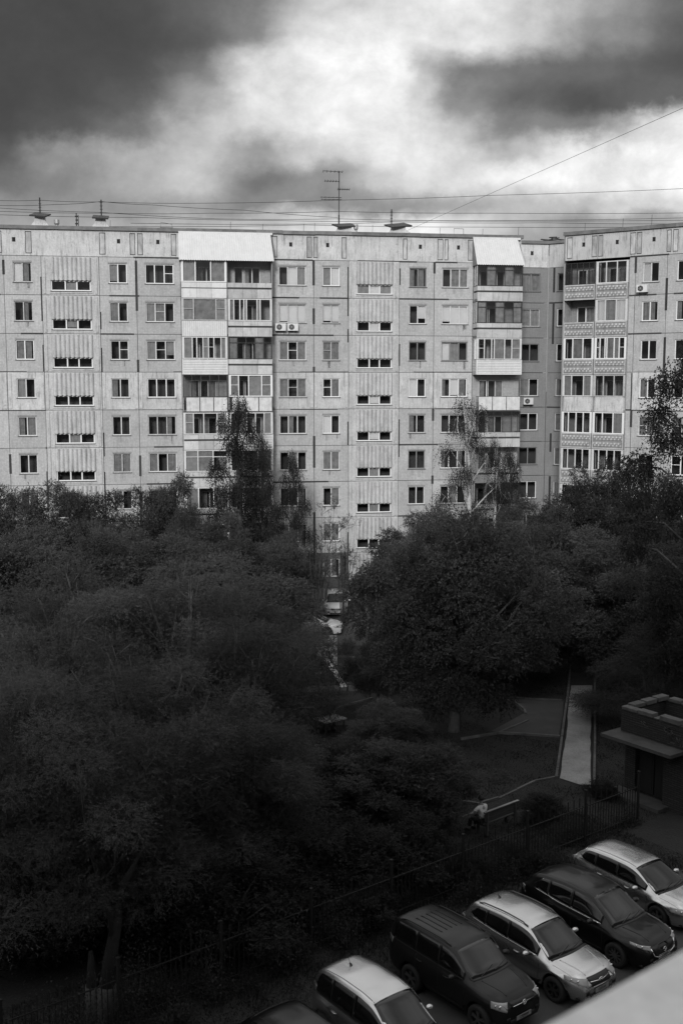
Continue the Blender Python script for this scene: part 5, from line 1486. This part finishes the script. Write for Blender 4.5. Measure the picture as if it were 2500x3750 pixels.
def build_car(name, sp, loc, yaw, label, paint, trim=None):
    t = empty(name, loc, yaw); tag(t, label, 'car', 'cars parked in a slanting row')
    rings = car_body(sp)
    b = MB(); b.grid(rings)
    for ring in (rings[0], rings[-1]):
        n = len(ring); h = n // 2
        for i in range(h):
            q = [ring[i], ring[i + 1], ring[n - 2 - i], ring[n - 1 - i]]
            if i == h - 1: q = q[:3]
            b.face(q)
    body = b.build('body', paint, t, smooth=True)
    bm = bmesh.new(); bm.from_mesh(body.data); bmesh.ops.remove_doubles(bm, verts=bm.verts, dist=.0005); bmesh.ops.recalc_face_normals(bm, faces=bm.faces); bm.to_mesh(body.data)
    body.data.polygons.foreach_set('use_smooth', [True] * len(body.data.polygons))
    bvh = BVHTree.FromBMesh(bm); bm.free()
    W = sp['w'] / 2

    def patch(nm, grid_pts, dirn, m, parent=t, off=.006, thick=.008):
        d = Vector(dirn).normalized(); rows = []
        for row in grid_pts:
            rr = []
            for p in row:
                p = Vector(p); hit = bvh.ray_cast(p, d)
                if hit[0] is None: hit = bvh.find_nearest(p)
                q = hit[0] - d * off; rr.append(tuple(q))
            rows.append(rr)
        q = MB(); q.grid(rows); return q.build(nm, m, parent, smooth=True, thick=thick)

    def side(nm, xa, xb, lo, hi, m, s, parent=t, n=14, k=4, off=.006, thick=.008):
        rows = []
        for j in range(k + 1):
            rows.append([(xa + (xb - xa) * i / n, s * 2.0, lo(xa + (xb - xa) * i / n) * (1 - j / k) + hi(xa + (xb - xa) * i / n) * j / k) for i in range(n + 1)])
        return patch(nm, rows, (0, -s, 0), m, parent, off, thick)

    def topz(x): return smooth_interp(sp['top'], x)
    def beltz(x): return smooth_interp(sp['belt'], x)
    # side windows, split by pillars
    wx = sp['win']       # (rear x, split xs..., front x)
    for s in (-1, 1):
        segs = list(zip(wx[:-1], wx[1:]))
        for i, (xa, xb) in enumerate(segs):
            lo = lambda x: beltz(x) + .045 + (.10 * max(0, 1 - (x - wx[0]) / .35) ** 2 if sp.get('kick', 1) else 0)
            def hi(x, lo=lo):
                z = topz(x) - .095 - .22 * max(0, 1 - (x - wx[0]) / sp.get('rk', .35)) ** 2.0
                return max(z, lo(x) + .01)
            side('side_window', xa + (.02 if i else 0), xb - (.02 if i < len(segs) - 1 else 0), lo, hi, CARGLASS, s)
        blo = lambda x: beltz(x) + .03 + (.10 * max(0, 1 - (x - wx[0]) / .35) ** 2 if sp.get('kick', 1) else 0)
        bhi = lambda x: max(topz(x) - .082 - .22 * max(0, 1 - (x - wx[0]) / sp.get('rk', .35)) ** 2.0, blo(x) + .01)
        side('window_surround', wx[0] - .015, wx[-1] + .02, blo, bhi, DKTRIM, s, off=.003, thick=.003, n=26)
        tl = lambda x: beltz(x) + .022; th = lambda x: beltz(x) + .042
        side('window_trim', wx[0], wx[-1], tl, th, trim or DKTRIM, s, off=.009)
        # door seams + handles
        for x in sp['doors']:
            q = side('door_seam', x - .006, x + .006, lambda x_: sp['clear'] + .12, lambda x_: beltz(x_) - .01, DKTRIM, s, n=1, k=7, off=.002, thick=.003)
        for x in sp['handles']:
            hb = MB(); hb.tube([(x - .09, 0, 0), (x - .06, s * .03, 0), (x + .06, s * .03, 0), (x + .09, 0, 0)], .013, 6)
            z = beltz(x) - .12; hit = bvh.ray_cast(Vector((x, s * 2, z)), Vector((0, -s, 0))); ho = hb.build('door_handle', sp.get('hm', paint), t, smooth=True); ho.location = (0, hit[0].y, z) if hit[0] else (0, s * W, z)
        # lower cladding
        side('side_sill', -sp['wb'] + sp['arch'] + .02, -sp['arch'] - .02, lambda x: sp['clear'] + .01, lambda x: sp['clear'] + .13, sp.get('clad', DKTRIM), s, off=.012, k=2)
        # mirror
        xm = wx[-1] - .22; zmr = beltz(xm) + .06
        mo = MB(); rows = []
        for i in range(7):
            ph = math.pi * i / 6; rows.append([(xm + .085 * math.sin(ph) * math.cos(a * math.pi / 6), s * (W + .12) - s * .115 * math.cos(ph), zmr + .07 * math.sin(ph) * math.sin(a * math.pi / 6) + .02) for a in range(13)])
        mo.grid(rows); mi = mo.build('mirror', sp.get('mm', paint), t, smooth=True)
        mo = MB(); mo.bar((xm + .02, s * (W - .10), zmr - .06), (xm, s * (W + .05), zmr - .02), .06, .04); mo.build('mirror_arm', DKTRIM, mi)
    # windshield and rear window
    (xa, xb) = sp['ws']; rows = []
    for j in range(9):
        x = xa + (xb - xa) * j / 8; wdt = W * (sp['roofw'] * .93 * (1 - j / 8) + .83 * (j / 8)); bow = .10 * (j / 8)
        rows.append([(x + bow * (1 - (i / 6 - 1) ** 2) - .03 * (1 - j / 8) * (1 - (i / 6 - 1) ** 2) * 0, wdt * (i / 6 - 1), 3) for i in range(13)])
    patch('windshield', rows, (0, 0, -1), sp.get('wsm', WSGLASS), off=.006)
    # black band and wipers at the windshield foot
    (xb2) = xb; rows = []
    for j in range(3):
        x = xb + .005 + .07 * j / 2; rows.append([(x + .10 * (1 - (i / 6 - 1) ** 2), W * .80 * (i / 6 - 1), 3) for i in range(13)])
    wc = patch('wiper_cowl', rows, (0, 0, -1), DKTRIM, off=.004)
    for y0, y1 in ((-.45, .1), (.05, .55)):
        wp = MB(); pts = []
        for i in range(6):
            y = y0 + (y1 - y0) * i / 5; x = xb + .07 - .14 * (i / 5) ** 1.2 + .02; hit = bvh.ray_cast(Vector((x, y, 3)), Vector((0, 0, -1))); pts.append(tuple(hit[0] + Vector((0, 0, .03))))
        wp.tube(pts, .011, 5); wp.build('wiper', DKTRIM, t)
    if 'rw' in sp:
        xa, xb = sp['rw']; rows = []
        for j in range(5):
            x = xa + (xb - xa) * j / 4; rows.append([(x, W * (.70 if j else .74) * (i / 4 - 1), 3) for i in range(9)])
        patch('rear_window', rows, (0, 0, -1), CARGLASS)
    # bonnet lines
    xf = sp['front']; hx0 = sp['ws'][1] + .12; hx1 = xf - .16
    for s in (-1, 1):
        rows = [[(hx0 + (hx1 - hx0) * i / 10, s * (W * (.87 - .09 * (i / 10)) + o_), 3) for i in range(11)] for o_ in (-.003, .003)]
        patch('bonnet_seam', rows, (0, 0, -1), DKTRIM, off=.001, thick=.003)
        if sp.get('crease', 1):
            rows = [[(hx0 + .05 + (hx1 - hx0 - .1) * i / 10, s * (W * (.58 - .16 * (i / 10)) + o_), 3) for i in range(11)] for o_ in (-.012, .012)]
            patch('bonnet_crease', rows, (0, 0, -1), paint, off=.002, thick=.007)
    rows = [[(xf - .15 + .085 * (1 - (i / 8 - 1) ** 2) + o_, W * .70 * (i / 8 - 1), 3) for i in range(17)] for o_ in (-.006, .006)]
    patch('bonnet_edge', rows, (0, 0, -1), DKTRIM, off=.001, thick=.003)
    # grille, headlights, bumper intake, fog lamps, plate
    gw, gz0, gz1 = sp['grille']
    rows = [[(xf + 1, gw * (i / 5 - 1) * (1 - .12 * (1 - j / 4)), gz0 + (gz1 - gz0) * j / 4) for i in range(11)] for j in range(5)]
    patch('grille', rows, (-1, 0, 0), GRIL, off=.012, thick=.02)
    gb = MB()
    def fx(y, z):
        hit = bvh.ray_cast(Vector((xf + 1, y, z)), Vector((-1, 0, 0))); return hit[0].x if hit[0] else xf
    def chrome_line(pts, r=.012, nm='chrome_bar'):
        q = MB(); P = []
        for (y, z) in pts: P.append((fx(y, z) + .03, y, z))
        q.tube(P, r, 6); q.build(nm, CHROME, t, smooth=True)
    st_ = sp['style']
    if st_ == 'wing': chrome_line([(-gw * .95, (gz0 + gz1) / 2 + .02), (-.1, (gz0 + gz1) / 2), (.1, (gz0 + gz1) / 2), (gw * .95, (gz0 + gz1) / 2 + .02)], .014); chrome_line([(-gw * .86, gz0), (0, gz0 - .015), (gw * .86, gz0)], .010, 'grille_rim')
    if st_ == 'smile': chrome_line([(-gw * 1.05, gz1 - .02), (-gw * .92, gz0 + .06), (-gw * .6, gz0 - .01), (0, gz0 - .03), (gw * .6, gz0 - .01), (gw * .92, gz0 + .06), (gw * 1.05, gz1 - .02)], .018)
    if st_ == 'bar': chrome_line([(-gw * .9, (gz0 + gz1) / 2), (0, (gz0 + gz1) / 2), (gw * .9, (gz0 + gz1) / 2)], .010)
    # emblem
    ze = (gz0 + gz1) / 2 + .01; q = MB(); ex = fx(0, ze) + .045
    ring = [(ex, .075 * math.cos(a * math.pi / 8) * (1.15 if st_ == 'wing' else .9), ze + .05 * math.sin(a * math.pi / 8) * (1 if st_ == 'wing' else 1.25)) for a in range(17)]
    q.tube(ring, .010, 6)
    if st_ == 'smile': q.tube([(ex, -.055, ze + .03), (ex, 0, ze - .02), (ex, .055, ze + .03)], .008, 5)
    elif st_ == 'wing':
        for y, z in ((-.035, .005), (0, .015), (.02, -.015), (.04, .01)): q.tube([(ex, y, ze + z), (ex + .006, y, ze + z)], .008, 6)
    else: q.tube([(ex, .04, ze + .04), (ex, -.03, ze + .015), (ex, .03, ze - .015), (ex, -.04, ze - .04)], .010, 5)
    q.build('emblem', CHROME, t, smooth=True)
    hz0, hz1, hy0, hy1, hl = sp['lamp']
    for s in (-1, 1):
        # project from a diagonal direction so that the lamp wraps the corner
        d = Vector((-.72, -s * .69, -.05)).normalized(); rows = []; fwd = Vector((xf, s * W, 0))
        for j in range(5):
            row = []
            for i in range(9):
                q = i / 8; y = s * (hy0 + (hy1 - hy0) * q); zlo = hz0 + .05 * q + sp.get('swp', .0) * q; zhi = hz1 + .03 * q + sp.get('swp', .0) * q * .7
                z = zlo + (zhi - zlo) * j / 4
                # target x recedes as the lamp wraps backwards
                xx = xf - .06 - hl * q ** 1.6; row.append(Vector((xx, y, z)) - d * 1.2)
            rows.append(row)
        lm = patch('headlight', rows, d, LAMPG, off=.012, thick=.014)
        q = MB(); c = Vector(lm.data.vertices[2 * 9 + 4].co); 
        q.tube([tuple(c + Vector((-.03, 0, 0))), tuple(c + Vector((.012, 0, 0)))], .045, 12); q.build('lamp_bulb', CHROME, lm, smooth=True)
        c2 = Vector(lm.data.vertices[2 * 9 + 6].co); q = MB(); q.tube([tuple(c2 - Vector((.02, 0, 0))), tuple(c2 + Vector((.012, 0, 0)))], .032, 10); q.build('lamp_bulb', CHROME, lm, smooth=True)
        rows = [[(xf + 1, s * (W * .52 + .13 * i / 4), sp['clear'] + .18 + .1 * j / 2) for i in range(5)] for j in range(3)]
        patch('fog_lamp', rows, (-1, 0, 0), DKTRIM, off=.008)
    rows = [[(xf + 1, W * .5 * (i / 5 - 1), sp['clear'] + .06 + .13 * j / 2) for i in range(11)] for j in range(3)]
    patch('bumper_intake', rows, (-1, 0, 0), GRIL, off=.006)
    zp = sp.get('platez', .50)
    q = MB(); px_ = fx(0, zp) + .03; q.box(px_, px_ + .012, -.26, .26, zp - .056, zp + .056); pl = q.build('number_plate', mat('plate_white', .28, .6), t)
    cu = bpy.data.curves.new('plate_text', 'FONT'); cu.body = sp['plate']; cu.size = .105; cu.align_x = 'CENTER'; cu.align_y = 'CENTER'; cu.extrude = .001
    tmp = bpy.data.objects.new('plate_curve', cu); tme = bpy.data.meshes.new_from_object(tmp); bpy.data.objects.remove(tmp); tme.materials.clear(); tme.materials.append(DKTRIM)
    to = bpy.data.objects.new('plate_text', tme); COL.objects.link(to); to.parent = pl; to.location = (px_ + .015, 0, zp); to.rotation_euler = (R(90), 0, R(90)); to.scale = (.82, 1.1, 1)
    # rear lamps
    for s in (-1, 1):
        rows = [[(sp['rear'] - .0 + .28 * i / 4, s * 2, sp['rl'] + .16 * j / 3) for i in range(5)] for j in range(4)]
        patch('tail_light', rows, (0, -s, 0), mat('tail_lamp', .08, .15, coat=1), off=.008)
    # roof rails / seams / antenna
    rx0, rx1 = sp['roofx']
    for s in (-1, 1):
        if sp.get('rails'):
            q = MB(); P = []
            for i in range(11):
                x = rx0 + (rx1 - rx0) * i / 10; y = s * W * sp['roofw'] * .93; hit = bvh.ray_cast(Vector((x, y, 3)), Vector((0, 0, -1))); lift = .05 if 0 < i < 10 else 0.0; P.append(tuple(hit[0] + Vector((0, 0, lift))))
            q.tube(P, .020, 6); q.build('roof_rail', sp.get('railm', CHROME), t, smooth=True)
        rows = [[(rx0 - .1 + (rx1 - rx0 + .2) * i / 12, s * (W * sp['roofw'] * .86 + o_), 3) for i in range(13)] for o_ in (-.008, .008)]
        patch('roof_seam', rows, (0, 0, -1), DKTRIM, off=.001, thick=.004)
    if sp.get('ant'):
        xa = sp['ant']; z = bvh.ray_cast(Vector((xa, 0, 3)), Vector((0, 0, -1)))[0].z
        q = MB(); q.tube([(xa + .05, 0, z - .01), (xa, 0, z + .03), (xa - .04, 0, z + .035)], [.03, .028, .015], 8); q.tube([(xa, 0, z + .03), (xa - .20, 0, z + .30)], .006, 5); q.build('antenna', DKTRIM, t)
    if sp.get('ribs'):
        for k in range(5):
            y = -.36 + k * .18; rows = [[(rx0 + .3 + (rx1 - rx0 - .9) * i / 8, y + o_, 3) for i in range(9)] for o_ in (-.015, .015)]
            patch('roof_rib', rows, (0, 0, -1), paint, off=.004, thick=.010)
    # underside and wheels
    q = MB(); q.box(sp['rear'] + .15, xf - .15, -W * .80, W * .80, sp['clear'] + .04, sp['clear'] + .10); q.box(-sp['wb'] + .5, -.5, -W * .84, W * .84, sp['clear'] + .1, .6)
    for ax in (0, -sp['wb']): q.box(ax - .42, ax + .42, -W * .60, W * .60, .28, .75)
    q.build('underbody', DARK, t)
    rw = sp['wr']
    for ax in (0, -sp['wb']):
        for s in (-1, 1):
            wy = s * (W - .105)
            q = MB(); prof = [(rw * .62, -.09), (rw * .66, -.105), (rw * .93, -.11), (rw, -.075), (rw, .075), (rw * .93, .11), (rw * .66, .105), (rw * .62, .09)]
            rows = [[(ax + r_ * math.cos(a * math.pi / 16), wy + y_, rw + .0 + r_ * math.sin(a * math.pi / 16)) for a in range(33)] for r_, y_ in prof]
            q.grid(rows); wh = q.build('wheel', TYRE, t, smooth=True)
            q = MB(); R2 = rw * .62
            rows = [[(ax + r_ * math.cos(a * math.pi / 12), wy + s * y_, rw + r_ * math.sin(a * math.pi / 12)) for a in range(25)] for r_, y_ in ((R2, .085), (R2 * .93, .075), (R2 * .9, .02), (.001, .01))]
            q.grid(rows, .3)
            ns = sp.get('spokes', 5)
            for k in range(ns):
                a = 2 * math.pi * k / ns + .3
                for da in ((-.16, .16) if ns <= 6 else (0,)):
                    q.bar((ax + .05 * math.cos(a), wy + s * .07, rw + .05 * math.sin(a)), (ax + R2 * .95 * math.cos(a + da), wy + s * .075, rw + R2 * .95 * math.sin(a + da)), .035, .03, 1)
            q.tube([(ax, wy + s * .04, rw), (ax, wy + s * .09, rw)], .06, 10)
            q.build('rim', sp.get('rimm', RIMM), wh, smooth=False)
    return t


def paint(name, g, metal, rough, coat=1.0, spec=.5):
    m = mat(name, g, rough, metal, coat=coat, spec=spec); b = m.node_tree.nodes['Principled BSDF']; b.inputs['Coat Roughness'].default_value = .04; return m


def opaque_glass(name, g, rough=.03):
    m = mat(name, g, rough, 0, spec=.55); b = m.node_tree.nodes['Principled BSDF']; b.inputs['IOR'].default_value = 1.52; return m


SILVER = paint('silver_paint', .54, .93, .27); BLACKP = paint('black_paint', .004, .0, .3, .30, .25); GREYP = paint('dark_grey_paint', .012, .3, .4, .25, .3)
CARGLASS = opaque_glass('car_side_glass', .006); WSGLASS = opaque_glass('windshield_glass', .004)
DKTRIM = mat('black_trim', .010, .45); CHROME = mat('chrome', .75, .15, 1.0); GRIL = mat('grille_black', .008, .5); LAMPG = opaque_glass('lamp_glass', .30, .05)
TYRE = mat('tyre_rubber', .014, .85, tone=False); RIMM = mat('alloy_rim', .10, .4, .5, tone=True)
YAW = R(-51.2)
XV = dict(rear=-3.60, front=.86, wb=2.635, w=1.78, arch=.41, wr=.34, clear=.26, roofw=.70,
          top=[(-3.7, .85), (-3.58, 1.0), (-3.42, 1.16), (-3.2, 1.50), (-2.9, 1.55), (-2.0, 1.60), (-1.3, 1.57), (-1.02, 1.51), (-.22, 1.02), (0, .99), (.4, .93), (.68, .84), (.86, .66), (1, .6)],
          belt=[(-3.7, 1.12), (-3.0, 1.10), (-2.0, 1.02), (-.5, .96), (.2, .90), (.9, .70)], win=(-3.12, -2.55, -1.72, -.62), ws=(-1.05, -.27), rw=(-3.46, -3.26), doors=(-2.45, -1.62, -.52), handles=(-2.35, -1.30),
          grille=(.40, .62, .82), lamp=(.66, .80, .46, .84, .48), style='wing', roofx=(-2.95, -1.15), rails=1, railm=RIMM, ant=-2.75, plate='O331AX', rl=.92, swp=.06, spokes=6, rimm=mat('black_rim', .03, .4, .3, tone=True))
MZ = dict(rear=-3.65, front=.95, wb=2.70, w=1.84, arch=.42, wr=.35, clear=.24, roofw=.69,
          top=[(-3.75, .9), (-3.6, 1.05), (-3.45, 1.22), (-3.15, 1.55), (-2.8, 1.62), (-2.0, 1.67), (-1.3, 1.64), (-1.0, 1.57), (-.15, 1.06), (.1, 1.04), (.5, .99), (.78, .88), (.95, .70), (1.1, .6)],
          belt=[(-3.7, 1.18), (-3.0, 1.16), (-2.0, 1.06), (-.5, 1.0), (.2, .94), (1, .72)], win=(-3.05, -2.5, -1.65, -.55), ws=(-1.03, -.20), rw=(-3.45, -3.2), doors=(-2.4, -1.55, -.45), handles=(-2.3, -1.25),
          grille=(.48, .52, .80), lamp=(.72, .82, .50, .86, .42), style='smile', roofx=(-2.9, -1.1), rails=0, plate='A764KP', rl=.98, swp=.08, spokes=10)
SUV = dict(rear=-3.55, front=.72, wb=2.48, w=1.75, arch=.43, wr=.36, clear=.32, roofw=.76,
           top=[(-3.65, 1.1), (-3.5, 1.35), (-3.40, 1.62), (-3.25, 1.72), (-2.6, 1.76), (-1.5, 1.76), (-1.05, 1.71), (-.35, 1.20), (-.1, 1.15), (.3, 1.10), (.55, 1.02), (.70, .85), (.8, .8)],
           belt=[(-3.7, 1.14), (-2, 1.13), (-.5, 1.10), (.2, 1.04), (.8, .85)], win=(-3.30, -2.35, -1.50, -.58), ws=(-1.0, -.38), doors=(-2.30, -1.45, -.50), handles=(-2.15, -1.15), crease=1,
           grille=(.42, .78, .94), lamp=(.76, .95, .50, .80, .28), style='bar', roofx=(-3.1, -1.2), rails=1, railm=DKTRIM, ribs=1, plate='C929MM', rl=1.0, platez=.52, kick=0, rk=.15, hm=DKTRIM)
MPV = dict(rear=-3.10, front=.80, wb=2.45, w=1.70, arch=.38, wr=.31, clear=.22, roofw=.73,
           top=[(-3.2, .95), (-3.05, 1.25), (-2.92, 1.52), (-2.75, 1.60), (-2.0, 1.66), (-1.2, 1.64), (-.75, 1.56), (.10, 1.02), (.25, .98), (.5, .92), (.7, .80), (.80, .66), (.9, .6)],
           belt=[(-3.2, 1.02), (-2.5, 1.0), (-1.5, .98), (-.3, .94), (.3, .88), (.9, .7)], win=(-2.85, -2.2, -1.35, -.30), ws=(-.78, .05), doors=(-2.15, -1.30, -.25), handles=(-2.0, -1.0),
           grille=(.36, .60, .74), lamp=(.62, .80, .44, .78, .36), style='bar', roofx=(-2.7, -.9), rails=0, ant=-2.35, plate='E518TY', rl=1.0, kick=0, rk=.18)
HB = dict(rear=-3.55, front=.90, wb=2.62, w=1.75, arch=.39, wr=.32, clear=.20, roofw=.70,
          top=[(-3.65, .8), (-3.5, .98), (-3.3, 1.14), (-2.95, 1.40), (-2.7, 1.44), (-2.0, 1.47), (-1.3, 1.45), (-1.0, 1.39), (-.10, .96), (.1, .93), (.5, .87), (.75, .78), (.90, .62), (1, .6)],
          belt=[(-3.7, 1.02), (-3.0, 1.0), (-2.0, .96), (-.5, .90), (.2, .85), (1, .66)], win=(-3.10, -2.45, -1.60, -.50), ws=(-1.03, -.15), rw=(-3.4, -2.98), doors=(-2.35, -1.50, -.40), handles=(-2.2, -1.15),
          grille=(.36, .56, .68), lamp=(.58, .74, .46, .82, .42), style='bar', roofx=(-2.7, -1.15), rails=0, plate='K205HC', rl=.86)
if 1:
    build_car('parked_car', HB, (10.05, 31.95, 0), YAW - R(2), 'silver estate car parked at the upper right end of the row', SILVER)
    build_car('parked_car', MZ, (8.25, 29.7, 0), YAW, 'black crossover with a chrome smile shaped grille between two silver cars', BLACKP, CHROME)
    build_car('parked_car', XV, (6.2, 27.95, 0), YAW, 'silver crossover with roof rails and black wheels, its whole bonnet in view', SILVER, CHROME)
    build_car('parked_car', SUV, (4.05, 26.55, 0), YAW, 'dark boxy off-roader with ribbed roof and bright headlights', GREYP)
    build_car('parked_car', MPV, (1.70, 24.45, 0), YAW, 'silver hatchback with a roof aerial, its bonnet cut by the bottom edge', SILVER)
    build_car('parked_car', HB, (.25, 22.55, 0), YAW, 'black car at the very bottom of the picture, only its roof in view', BLACKP)
    c1 = build_car('parked_car', HB, (-.40, 79.6, gz(0, 79)), R(-90), 'white car with a chrome bumper seen through the gap between the trees', mat('white_car_paint', .55, .3, coat=1), CHROME)
    c2 = build_car('parked_car', HB, (-.85, 73.6, gz(0, 73.6)), R(-8), 'white car poking its bonnet out of the leaves below the white one in the gap', mat('white_car_paint', .55, .3, coat=1))
    c3 = build_car('parked_car', HB, (-2.9, 77.0, gz(0, 77)), R(-8), 'white car mostly hidden by leaves left of the gap', mat('white_car_paint', .55, .3, coat=1))
    for c in (c1, c2, c3): c['group'] = 'cars parked by the far block'
